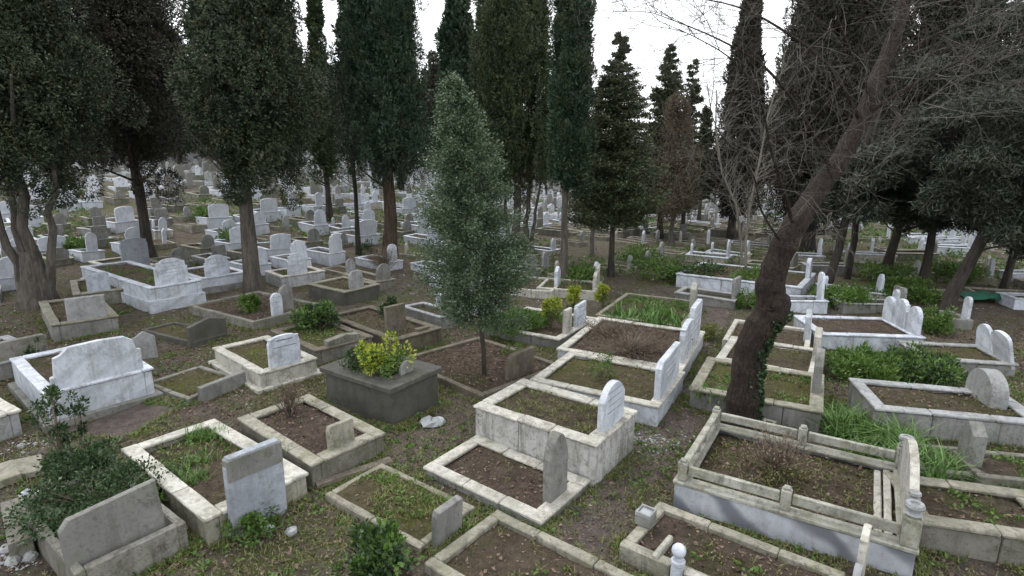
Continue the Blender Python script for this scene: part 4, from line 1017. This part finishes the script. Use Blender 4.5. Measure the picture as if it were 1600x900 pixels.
proto('white grave with a slim rounded white headstone', 'whitefar', 'white', .34, 1.9, .9, [('round', .46, .82, 0, 0, .08, 'whitefar')])
proto('grey kerbed grave with a plain grey slab headstone', 'grey', 'pale', .30, 1.9, .9, [('clip', .62, .56, 0, 0, .1, 'grey')])
proto('grave with low mossy kerbs and two slim white posts', 'beige', None, .22, 1.9, .9, [('gable', .17, .72, 0, 0, .14, 'whitefar'), ('gable', .15, .52, -1.7, 0, .12, 'cream')])
proto('low beige kerbed grave with a pointed pale stone', 'beige', None, .20, 1.8, .85, [('point', .40, .58, 0, 0, .1, 'pale')])
proto('grey concrete grave with a rounded grey headstone', 'conc', 'beige', .32, 1.9, .9, [('round', .60, .55, 0, 0, .1, 'grey')])
proto('wide white grave with a broad shouldered white headstone', 'whitefar', 'white', .40, 2.0, 1.35, [('shoulder', 1.05, .70, 0, 0, .1, 'whitefar')])
proto('bare kerbed grave without any headstone', 'beige', None, .24, 1.9, .9, [])
proto('white grave with small pointed headstone and slim foot post', 'cream', 'white', .30, 1.9, .9, [('point', .42, .66, 0, 0, .08, 'whitefar'), ('gable', .14, .4, -1.66, 0, .1, 'whitefar')])
_q = at(228, 560); RECTS.append((_q.x, _q.y, R(-40), .3, .3)); _q = at(150, 655); RECTS.append((_q.x, _q.y, R(-10), 1.0, .5)); NR = len(RECTS) ; NEARX = [(r[0], r[1], math.hypot(r[3], r[4])) for r in RECTS]
TX = [(t[2], t[1]) for t in TRUNKS]
LAND = [(-10, 'left edge'), (62, 'forked tree'), (228, 'slim black trunk'), (398, 'grey middle trunk'), (611, 'blue-green cypress'), (757, 'silvery tree'), (880, 'dark column'), (955, 'first fir'), (1143, 'tall spire'), (1235, 'leaning tree'), (1436, 'slim pine'), (1500, 'leaning pine'), (1620, 'right edge')]
cand = []
def lattice(ang, du, dv, ok):
    ca, sa = math.cos(R(ang)), math.sin(R(ang))
    for i in range(-40, 41):
        for j in range(-60, 61):
            u = i * du + rnd.uniform(-.28, .28); v = j * dv + rnd.uniform(-.2, .2) + (.5 * dv if i % 2 else 0)
            x = u * ca - v * sa; y = 30 + u * sa + v * ca
            if y < 9 or y > 78: continue
            px, py = project(x, y, float(hz(x, y)))
            if -60 < px < 1660 and ok(px): cand.append((x, y, ang, px, py))
lattice(-40, 2.25, 1.24, lambda px: px < 1230)
lattice(-14, 2.15, 1.24, lambda px: px >= 1230)
cand.sort(key=lambda c: c[1])
placed = 0; far = []; cnt = {}
for x, y, ang, px, py in cand:
    if any(abs((x - a) * math.cos(q) + (y - b) * math.sin(q)) < hl + 1.05 and abs(-(x - a) * math.sin(q) + (y - b) * math.cos(q)) < hw + .56 for a, b, q, hl, hw in RECTS[:NR]): continue
    if any((x - a) ** 2 + (y - b) ** 2 < .75 ** 2 for a, b in TX): continue
    if 15 < y < 17 and 400 < py and px > 780 and px < 1150 and rnd.random() < .1: continue
    if rnd.random() < (.14 if px < 640 else .14): continue
    if px < 640: k = rnd.choices(range(9), [4, 3, 3.4, .3, 2.2, 3.4, 2.0, 2.2, 1.5])[0] if y > 19 else rnd.choices(range(9), [3, 1.5, 3, .3, 1.5, 3, 1, 1, 1])[0]
    elif px < 850: k = rnd.choices(range(9), [2, 2, 2, 2, 2, 1, 1, 1, 2])[0]
    else: k = rnd.choices(range(9), [.6, .8, 1.6, 3.5, 2.5, 1.2, .3, 2.5, 1.2])[0]
    root, desc, h = PROT[k]
    if placed >= 252: far.append((x, y, ang, k)); continue
    placed += 1; cnt[k] = cnt.get(k, 0) + 1
    o = root if cnt[k] == 1 else copy_tree(root)
    o.location = (x, y, float(hz(x, y)) - rnd.uniform(0, .06)); s = rnd.uniform(.74, 1.0)
    o.scale = (rnd.uniform(.76, .92), rnd.uniform(.74, .90), s)
    o.rotation_euler = (rnd.gauss(0, .025), rnd.gauss(0, .025), R(ang + rnd.gauss(0, 4)))
    i = max(q for q in range(len(LAND) - 1) if LAND[q][0] <= max(px, -10)); a, b = LAND[i][1], LAND[i + 1][1]
    row = 'front' if y < 18 else 'middle' if y < 27 else 'far' if y < 38 else 'farthest'
    nearer = a if px - LAND[i][0] < LAND[i + 1][0] - px else b
    tag(o, f'{desc}, {row} rows, by {nearer}', 'grave', f'{desc}, {row} rows, by {nearer}')
for k, (root, desc, h) in enumerate(PROT):
    if k not in cnt:
        for c in list(root.children): bpy.data.objects.remove(c)
        bpy.data.objects.remove(root)
# the rest, too far and too many to count: one object of pale stones
mb = MB()
for x, y, ang, k in far:
    z = float(hz(x, y)); a = R(ang + rnd.gauss(0, 5)); ca, sa = math.cos(a), math.sin(a); t = MB(); w = rnd.uniform(.35, .85); hh = rnd.uniform(.5, .85)
    kh = rnd.uniform(.12, .38); t.slab(-.85, .85, -.40, -.30, -.3, kh); t.slab(-.85, .85, .30, .40, -.3, kh); t.slab(-.85, -.76, -.3, .3, -.3, kh); t.slab(.76, .85, -.3, .3, -.3, kh)
    if rnd.random() < .8: t.prism(profile(rnd.choice(('round', 'step', 'point', 'gable')), w * .85, hh * .9 + .3), .09, .01, x=.80)
    mb.add([(x + vx * ca - vy * sa, y + vx * sa + vy * ca, z + vz) for vx, vy, vz in t.v], t.f)
m, nt, b = nm('distant_stone'); n = N(nt, rand=False); gi = nt.nodes.new('ShaderNodeNewGeometry')
col = n.mix(n.ramp(gi.outputs['Random Per Island'], .25, .85), (.17, .165, .145), (.60, .63, .68)); col = n.mix(n.ramp(n.noise(5, 5, .7), .45, .65, 0, .6), col, (.16, .16, .14))
nt.links.new(col, b.inputs['Base Color'])
if far: tag(mb.build('distant_graves', m), 'mass of small pale graves far off under the trees', 'graves', kind='stuff')
print('graves', placed, 'far', len(far))

# ------------------------------------------------------------------ background trees (copies)
bgt = []
def bgproto(label, r, zb, zt, m, shape, n, leaf, up):
    root = empty('background_tree', (0, -500, 0)); tag(root, label, 'tree', 'trees closing the view'); trunk_mesh(zt * .8, .16, .06, wob=.05, n=7).build('trunk', M['barkdark'], root)
    cs, rs = crown_cols(r, zb, zt, SH[shape], 90, .30 * r, 1.6); quads_obj('crown', lobes_quads(cs, rs, n, leaf, leaf * .4, up), M[m], root); bgt.append(root); KIDS[root.name] = list(root.children)
bgproto('dark cypress in the distance', 1.5, 2.4, 12, 'cyp', 'taper', 12000, .32, .8)
bgproto('dusky cypress in the distance', 1.9, 2.2, 10.5, 'dusky', 'col', 14000, .32, .7)
bgproto('wide dusky tree in the distance', 2.8, 2.3, 8.5, 'dusky', 'egg', 16000, .34, .2)
bgproto('grey-brown tree in the distance', 2.4, 2.2, 7.0, 'russet', 'egg', 9000, .26, .2)
used = set(); spots = []
for px in range(-40, 700, 34): spots.append((px + rnd.uniform(-12, 12), rnd.uniform(40, 66), rnd.choice((0, 1, 1, 2))))
for px in range(-20, 640, 45): spots.append((px, rnd.uniform(60, 80), 2))
for px in range(700, 930, 30): spots.append((px + rnd.uniform(-10, 10), rnd.uniform(40, 70), rnd.choice((1, 2, 3))))
for px in range(930, 1180, 17): spots.append((px + rnd.uniform(-8, 8), rnd.uniform(48, 80), rnd.choice((2, 3, 3))))
for px in range(1170, 1640, 26): spots.append((px + rnd.uniform(-12, 12), rnd.uniform(34, 62), rnd.choice((0, 1, 1, 2, 2))))
for px, Y, k in spots:
    if 486 < px < 532 or 655 < px < 690: continue
    x = (px - 800) / FOC * Y * 1.0; base = bgt[k]; o = base if k not in used else copy_tree(base); used.add(k)
    sc_ = rnd.uniform(.8, 1.2)
    if 900 < px < 1190: sc_ *= .40 if k > 1 else .5
    o.location = (x, Y, float(hz(x, Y)) - .05); o.rotation_euler = (0, 0, rnd.random() * 6.28); o.scale = (sc_ * rnd.uniform(.9, 1.15), sc_ * rnd.uniform(.9, 1.15), sc_ * rnd.uniform(.9, 1.2))
    i = max(q for q in range(len(LAND) - 1) if LAND[q][0] <= max(px, -10)); a, b = LAND[i][1], LAND[i + 1][1]
    base_l = ('dark cypress', 'dusky cypress', 'wide dusky tree', 'grey-brown tree')[k]
    dd = 'behind the rows' if Y < 45 else 'farther back' if Y < 60 else 'farthest off'
    tag(o, f'{base_l} {dd} between {a} and {b}', 'tree', f'{base_l}s {dd} between {a} and {b}')
    TRUNKS.append((px, Y, x))
# far wood closing the view
n = 60000; an = rg.uniform(-.85, .85, n); Y = rg.uniform(85, 105, n); x = np.tan(an) * Y * 1.1; hgt = rg.uniform(0, 1, n) ** .8 * (9.5 + 3 * noise(x, 0 * x, 0, .12) + 1.5 * noise(x, 0 * x, 3, .5)) * np.where((x > 5) & (x < 42), .42, 1)
quo = quads_obj('distant_wood', leaf_quads(np.stack([x, Y, hz(x, Y) + hgt], 1), rg.normal(size=(n, 3)) + np.array([0, 0, .6]), 1.3, .8, .1), M['dusky'])
tag(quo, 'dark wood closing the view behind the cemetery', 'wood', kind='stuff')

# ------------------------------------------------------------------ shrubs and plants
def shrub(label, px, py, w, h, m='green', leaf=(.05, .025), n=1800, dz=0.0, name='shrub', cat='shrub', stem='dry', lob=9, spread=1.0, group=None, up=.5, mx=None, depth=None):
    b = at(px, py, dz); root = empty(name, b); tag(root, label, cat, group); mb = MB(); cs = []
    lob = int(lob * 1.6)
    for i in range(lob):
        an = rnd.random() * 6.28; r = w / 2 * math.sqrt(rnd.random()) * .75; c = Vector((r * math.cos(an) * 1.15, r * math.sin(an) * spread * 1.15, h * rnd.uniform(.15, 1.0))); cs.append(c)
        mb.tube([(0, 0, -.03), c * .5 + Vector((0, 0, .03)), c], [.010, .007, .004], 4, cap=False)
    mb.build('stems', M[stem], root); cs = np.array(cs); rs = np.full((lob, 3), w * .16) * rg.uniform(.4, 1.3, (lob, 1)); rs[:, 2] = np.minimum(rs[:, 2] * 1.3, h * .4)
    quads_obj('foliage', lobes_quads(cs, rs, n, leaf[0], leaf[1], up, (.3, 1.0)), M[m], root)
    if mx:
        top = cs[cs[:, 2] > np.median(cs[:, 2])]; quads_obj('young_leaves', lobes_quads(top, rs[:len(top)] * 1.05, mx[1], leaf[0], leaf[1] * 1.1, up, (.7, 1.1)), M[mx[0]], root)
    return root
def straps(label, px, py, w, h, n=260, m='iris', bw=.022, dz=0.0, lean=.6, name='strap_leaf_plant', group=None, l2=1.0):
    b = at(px, py, dz); k = int(n * .8); q = max(4, int(w * 9 if w < 1.2 else w * 20)); cr_ = w / 2 * np.sqrt(rg.random(q)); ca_ = rg.uniform(0, 6.28, q); j = rg.integers(0, q, k)
    P = np.stack([(cr_ * np.cos(ca_))[j], (cr_ * np.sin(ca_))[j] * l2, np.full(k, -.02)], 1) + rg.normal(size=(k, 3)) * np.array([.08, .08, 0])
    hs_ = rg.uniform(.5, 1.15, q)[j]; B_ = blade_quads(P, h, bw, lean); P3 = np.tile(P, (3, 1))[:, None, :]; B_ = P3 + (B_ - P3) * np.tile(hs_, 3)[:, None, None]
    W_ = P[:k // 2] + rg.normal(size=(k // 2, 3)) * np.array([.05, .05, .02]) + np.array([0, 0, .04])
    B_ = np.concatenate([B_, leaf_quads(W_, rg.normal(size=(k // 2, 3)) + np.array([0, 0, .4]), .09, .045, .1)])
    o = quads_obj(name, B_, M[m]); o.location = b; tag(o, label, 'plant', group); return o
def dry(label, px, py, w, h, n=40, dz=0.0, m='dry', leaves=200):
    b = at(px, py, dz); root = empty('dry_bush', b); tag(root, label, 'bush'); mb = MB()
    for i in range(n):
        an = rnd.random() * 6.28; e = Vector((w / 2 * math.cos(an) * rnd.random(), w / 2 * math.sin(an) * rnd.random(), h * rnd.uniform(.5, 1))); mid = e * .5 + Vector((rnd.gauss(0, .04), rnd.gauss(0, .04), .02)); mb.tube([(0, 0, -.02), mid, e], [.006, .004, .002], 3, cap=False)
        for _ in range(2): q = e + Vector((rnd.gauss(0, .08), rnd.gauss(0, .08), rnd.gauss(.02, .06))); mb.tube([mid, q], [.003, .0015], 3, cap=False)
    mb.build('stems', M[m], root)
    if leaves: quads_obj('dead_leaves', leaf_quads(np.stack([rg.normal(0, w * .25, leaves), rg.normal(0, w * .25, leaves), rg.uniform(.1, .9, leaves) * h], 1), rg.normal(size=(leaves, 3)), .04, .02), M['litter'], root)
    return root
shrub('yellow-green leafy bush growing out of the dark slab tomb', 600, 588, .80, .50, 'green', (.060, .036), 1300, dz=.56, lob=13, mx=('yellow', 800))
shrub('grey-green trailing bush at the left on the dark slab tomb', 565, 578, .62, .25, 'dgreen', (.045, .02), 1500, dz=.58, lob=10)
shrub('dark green leafy bush at the bottom edge beneath the white globe', 588, 905, .62, .36, 'dgreen', (.06, .035), 2200, lob=14, mx=('green', 900))
shrub('dense dark undergrowth filling the overgrown grave, lower left', 150, 800, 1.5, .34, 'dgreen', (.045, .026), 5200, dz=.12, lob=34)
shrub('lighter weeds at the back of the overgrown grave', 130, 745, .8, .35, 'dgreen', (.05, .03), 2200, dz=.15, lob=16)
shrub('tall sprigged dark plant rising before the large white grave', 95, 715, .42, 1.0, 'dgreen', (.065, .028), 700, dz=.0, lob=9)
shrub('sprigged dark plant right of the tall one, against the white marble', 128, 700, .3, .8, 'dgreen', (.065, .028), 380, dz=.0, lob=6)
shrub('thin leafy sprig standing before the left end of the white marble grave', 58, 585, .25, .75, 'dgreen', (.06, .028), 260, dz=.0, lob=5)
shrub('ferny green bush on the grave between the two marble ones', 495, 520, .95, .50, 'dgreen', (.07, .035), 2600, dz=.2, lob=16, mx=('green', 900))
shrub('bright green fern on the long low grave with two stones', 390, 487, .55, .38, 'green', (.08, .035), 1600, dz=.2, lob=10)
shrub('dark upright bush on the brown concrete grave', 607, 500, .5, .50, 'dgreen', (.05, .03), 1500, dz=.2, lob=10)
shrub('small green bush at the end of the plot with the silvery tree', 800, 558, .45, .25, 'green', (.04, .02), 500, lob=7)
shrub('bright green leaf bed on the grave with two white stones', 800, 513, 1.3, .28, 'green', (.07, .03), 4200, dz=.2, lob=26, mx=('iris', 900))
shrub('yellow-green bush at the head of the leafy bed', 862, 512, .5, .62, 'green', (.06, .03), 900, dz=.2, lob=9, mx=('yellow', 700))
shrub('yellow flowering bush left of the pair near the slim central trunk', 893, 490, .45, .70, 'green', (.06, .03), 500, lob=8, mx=('yellow', 900))
shrub('yellow flowering bush, right one of the pair near the slim central trunk', 942, 485, .42, .65, 'green', (.06, .03), 500, lob=8, mx=('yellow', 900))
straps('row of broad green strap leaves on the kerbed grave beyond the white wall', 1010, 500, 1.7, .42, 500, dz=.2, bw=.04)
shrub('leafy weed between the kerbs of the nearest joined white grave', 940, 592, .5, .45, 'green', (.05, .018), 420, dz=.3, lob=7)
dry('dead grey-brown scrub covering the second joined white grave', 985, 552, 1.9, .30, 200, dz=.3, leaves=800)
dry('dead branching scrub at the back of the second joined white grave', 950, 528, 1.2, .36, 100, dz=.3, leaves=600)
dry('bare thorny rose bush on the yellowish concrete grave', 455, 655, .5, .55, 60, dz=.2, leaves=260)
dry('dry brown bush in the middle of the railed marble grave', 1212, 745, .8, .48, 110, dz=.25, leaves=700)
shrub('low green weeds around the dry bush in the railed grave', 1215, 752, .7, .20, 'grass', (.04, .015), 700, dz=.25, lob=12)
straps('large clump of long green leaves behind the railed marble grave', 1375, 700, 1.3, .55, 900, bw=.026, lean=.9)
straps('clump of long green leaves right of the carved head end', 1452, 748, .8, .55, 520, bw=.028, lean=1.0)
straps('smaller clump of long green leaves above the carved head end', 1335, 668, .8, .40, 420, bw=.024, lean=1.0)
shrub('mixed green undergrowth between the white enclosure and the grey one, left part', 1350, 590, 1.3, .36, 'green', (.09, .035), 3600, lob=26)
shrub('mixed green undergrowth between the white enclosure and the grey one, right part', 1440, 592, 1.4, .34, 'dgreen', (.08, .03), 3400, lob=26, mx=('green', 1300))
straps('tufts of grass-like leaves in the undergrowth before the white enclosure', 1395, 585, 1.9, .4, 500, bw=.03)
shrub('green hedge-like growth behind the white enclosure, left of the row of stones', 1310, 478, 1.6, .42, 'green', (.10, .05), 3000, lob=24)
shrub('green growth behind the row of carved stones', 1410, 466, 1.9, .40, 'green', (.10, .05), 2600, lob=24)
shrub('green bush between the white enclosure and the leaning pine', 1462, 520, .7, .5, 'green', (.08, .035), 1500, lob=12)
straps('light green shoots on the mossy grave left of the leaning trunk', 1120, 622, .55, .28, 320, dz=.25, bw=.025)
straps('bright green shoots on the pale kerbed grave with the two-tone slab', 300, 740, 1.1, .26, 520, dz=.12, bw=.015)
straps('bright shoots at the back of the pale kerbed grave', 325, 695, .6, .24, 320, dz=.12, bw=.015)
shrub('yellow-green weeds along the path behind the leaning trunk', 1105, 530, .5, .3, 'grass', (.06, .03), 900, lob=10)
shrub('low green bush just left of the trunk knot of the leaning tree', 1165, 482, .8, .4, 'green', (.07, .03), 1500, lob=12)
dry('brown tangle of brambles before the brown trunk', 600, 425, 1.6, .9, 130, leaves=900)
shrub('green bush at the foot of the brown trunk', 575, 400, .8, .5, 'dgreen', (.07, .03), 1200, lob=12)
shrub('small dark bush behind the tall notched headstone', 262, 440, .8, .45, 'dgreen', (.06, .03), 1500, lob=12)
straps('clump of green weeds left of the corner grave at the right edge', 1590, 765, .6, .28, 460, bw=.02)
shrub('weeds between the two-tone slab and the stones', 400, 830, .6, .20, 'green', (.05, .03), 900, lob=12)
for i, (px, py, w) in enumerate([(540, 565, 6), (1000, 412, 2.4), (1040, 436, 2.2), (900, 445, 1.5), (1085, 440, 1.8), (1180, 455, 1.8), (365, 380, 1.6), (120, 395, 1.2), (330, 345, 1.6), (1380, 440, 1.8), (1490, 440, 1.6)][1:]):
    shrub(f'wild green growth between the far graves, {["behind the first fir", "beside the white wall", "left of the fir", "beyond the white wall", "by the leaning trunk", "left of the middle trunk", "right of the forked tree", "in the far rows left of the middle trunk", "left of the slim pine", "right of the slim pine"][i]}', px, py, w, .5, rnd.choice(('green', 'green', 'dgreen')), (.12, .05), 1500, lob=20)

# ------------------------------------------------------------------ leaves, grass and pebbles on the ground
def rim(n_per_m, off=.10):
    out = []
    for cx, cy, a, hl, hw in RECTS[:NR]:
        if cy > 16: continue
        n = int(4 * (hl + hw) * n_per_m); t = rg.uniform(-1, 1, n); e = rg.integers(0, 4, n); d = np.abs(rg.normal(size=n)) * off + .015
        u = np.where(e < 2, t * hl, np.where(e == 2, hl + d, -hl - d)); v = np.where(e < 2, np.where(e == 0, hw + d, -hw - d), t * hw)
        x = cx + u * math.cos(a) - v * math.sin(a); y = cy + u * math.sin(a) + v * math.cos(a); ok = (~inside_any(x, y, .0)) & (noise(x, y, 21, 1.3) > -.25); x, y = x[ok], y[ok]
        out.append(np.stack([x, y, hfine(x, y)], 1))
    return np.concatenate(out)
def spread(n, y0, y1, keepf=None):
    y = np.sqrt(rg.uniform(y0 ** 2, y1 ** 2, n)); x = rg.uniform(-1.02, 1.02, n) * (y * .93 + .5); ok = ~inside_any(x, y)
    x, y = x[ok], y[ok]
    if keepf is not None: k = keepf(x, y); x, y = x[k], y[k]
    return np.stack([x, y, hfine(x, y)], 1)
lit = S['litter'] + [rim(45, .2), spread(60000, 3.2, 13), spread(26000, 13, 26)]
P = np.concatenate(lit); P[:, 2] += .015; A = rg.normal(size=(len(P), 3)) * np.array([1, 1, .35])
q = leaf_quads(P, A, .046, .026, .15); q = q.mean(1, keepdims=True) + (q - q.mean(1, keepdims=True)) * (.45 + 1.1 * rg.random(len(q)) ** 2)[:, None, None]
tag(quads_obj('fallen_leaves', q, M['litter']), 'dead leaves and twigs scattered over the ground', 'leaves', kind='stuff')
gm = lambda x, y: (noise(x, y, 7, .55) + .5 * noise(x, y, 8, 2.0)) > .02
gs = [np.concatenate([p] * 3) for p in S['grass']] + [np.repeat(rim(60), 4, 0)] + [spread(60000, 3.2, 12, gm), spread(36000, 12, 24, lambda x, y: noise(x, y, 7, .4) > -.1)]
P = np.concatenate(gs); P[:, :2] += rg.normal(size=(len(P), 2)) * .02
tag(quads_obj('grass', blade_quads(P, .075, .009, 1.0, 2), M['grass']), 'sparse yellow-green grass on the ground and graves', 'grass', kind='stuff')
ws = S['weeds'] + [rim(7), spread(4200, 3.2, 12, lambda x, y: noise(x, y, 11, .9) > .22), spread(2500, 10, 22, lambda x, y: noise(x, y, 11, .5) > .1)]
P = np.concatenate([p for p in ws if len(p)]); P = np.repeat(P, 7, 0) + rg.normal(size=(len(P) * 7, 3)) * np.array([.03, .03, .008]) + np.array([0, 0, .015])
tag(quads_obj('weeds', leaf_quads(P, rg.normal(size=(len(P), 3)) * np.array([1, 1, .3]) + np.array([0, 0, .5]), .055, .032, .12), M['green']), 'low bright green weeds sprouting in patches', 'weeds', kind='stuff')
P = spread(15000, 19, 60, lambda x, y: noise(x, y, 12, .35) > np.where(x > 0, -.25, .05)); P = np.repeat(P, 6, 0) + rg.normal(size=(len(P) * 6, 3)) * np.array([.18, .18, .07]) + np.array([0, 0, .10])
tag(quads_obj('ground_cover', leaf_quads(P, rg.normal(size=(len(P), 3)) + np.array([0, 0, .6]), .17, .085, .1), M['green']), 'green ground cover between the far graves', 'ground cover', kind='stuff')
# pebbles: small octahedra
P = spread(14000, 3.2, 20); P = P[(noise(P[:, 0], P[:, 1], 15, 1.1) > -.2)]
for gx, gy, gn, gr in ((1020, 692, 420, .22), (70, 690, 300, .35), (25, 870, 260, .22), (590, 520, 260, .4), (290, 600, 260, .35)):
    c_ = at(gx, gy); q = np.array([c_.x, c_.y]) + rg.normal(size=(gn, 2)) * gr * np.array([1, .8]); q = q[~inside_any(q[:, 0], q[:, 1], .05)]
    P = np.concatenate([P, np.stack([q[:, 0], q[:, 1], hfine(q[:, 0], q[:, 1]) + .01], 1)])
n = len(P); sz = .009 + .030 * rg.random(n) ** 6
d = np.array([[1, 0, 0], [0, 1, 0], [-1, 0, 0], [0, -1, 0], [0, 0, .6], [0, 0, -.6]]) 
V = P[:, None, :] + d[None] * sz[:, None, None] * rg.uniform(.6, 1.3, (n, 6, 1)); V = V.reshape(-1, 3)
F = np.array([[0, 1, 4], [1, 2, 4], [2, 3, 4], [3, 0, 4], [1, 0, 5], [2, 1, 5], [3, 2, 5], [0, 3, 5]]); F = (F[None] + (np.arange(n) * 6)[:, None, None]).reshape(-1, 3)
me = bpy.data.meshes.new('pebbles'); me.vertices.add(len(V)); me.vertices.foreach_set('co', V.astype(np.float32).ravel()); me.loops.add(len(F) * 3); me.loops.foreach_set('vertex_index', F.astype(np.int32).ravel())
me.polygons.add(len(F)); me.polygons.foreach_set('loop_start', np.arange(0, len(F) * 3, 3, dtype=np.int32)); me.update(calc_edges=True)
tag(link('pebbles', me, M['pale']), 'pale pebbles and chips scattered on the earth', 'pebbles', kind='stuff')

for o in COL.objects:
    if 'label' in o and not 4 <= len(o['label'].split()) <= 16: print('LONG', len(o['label'].split()), o['label'])
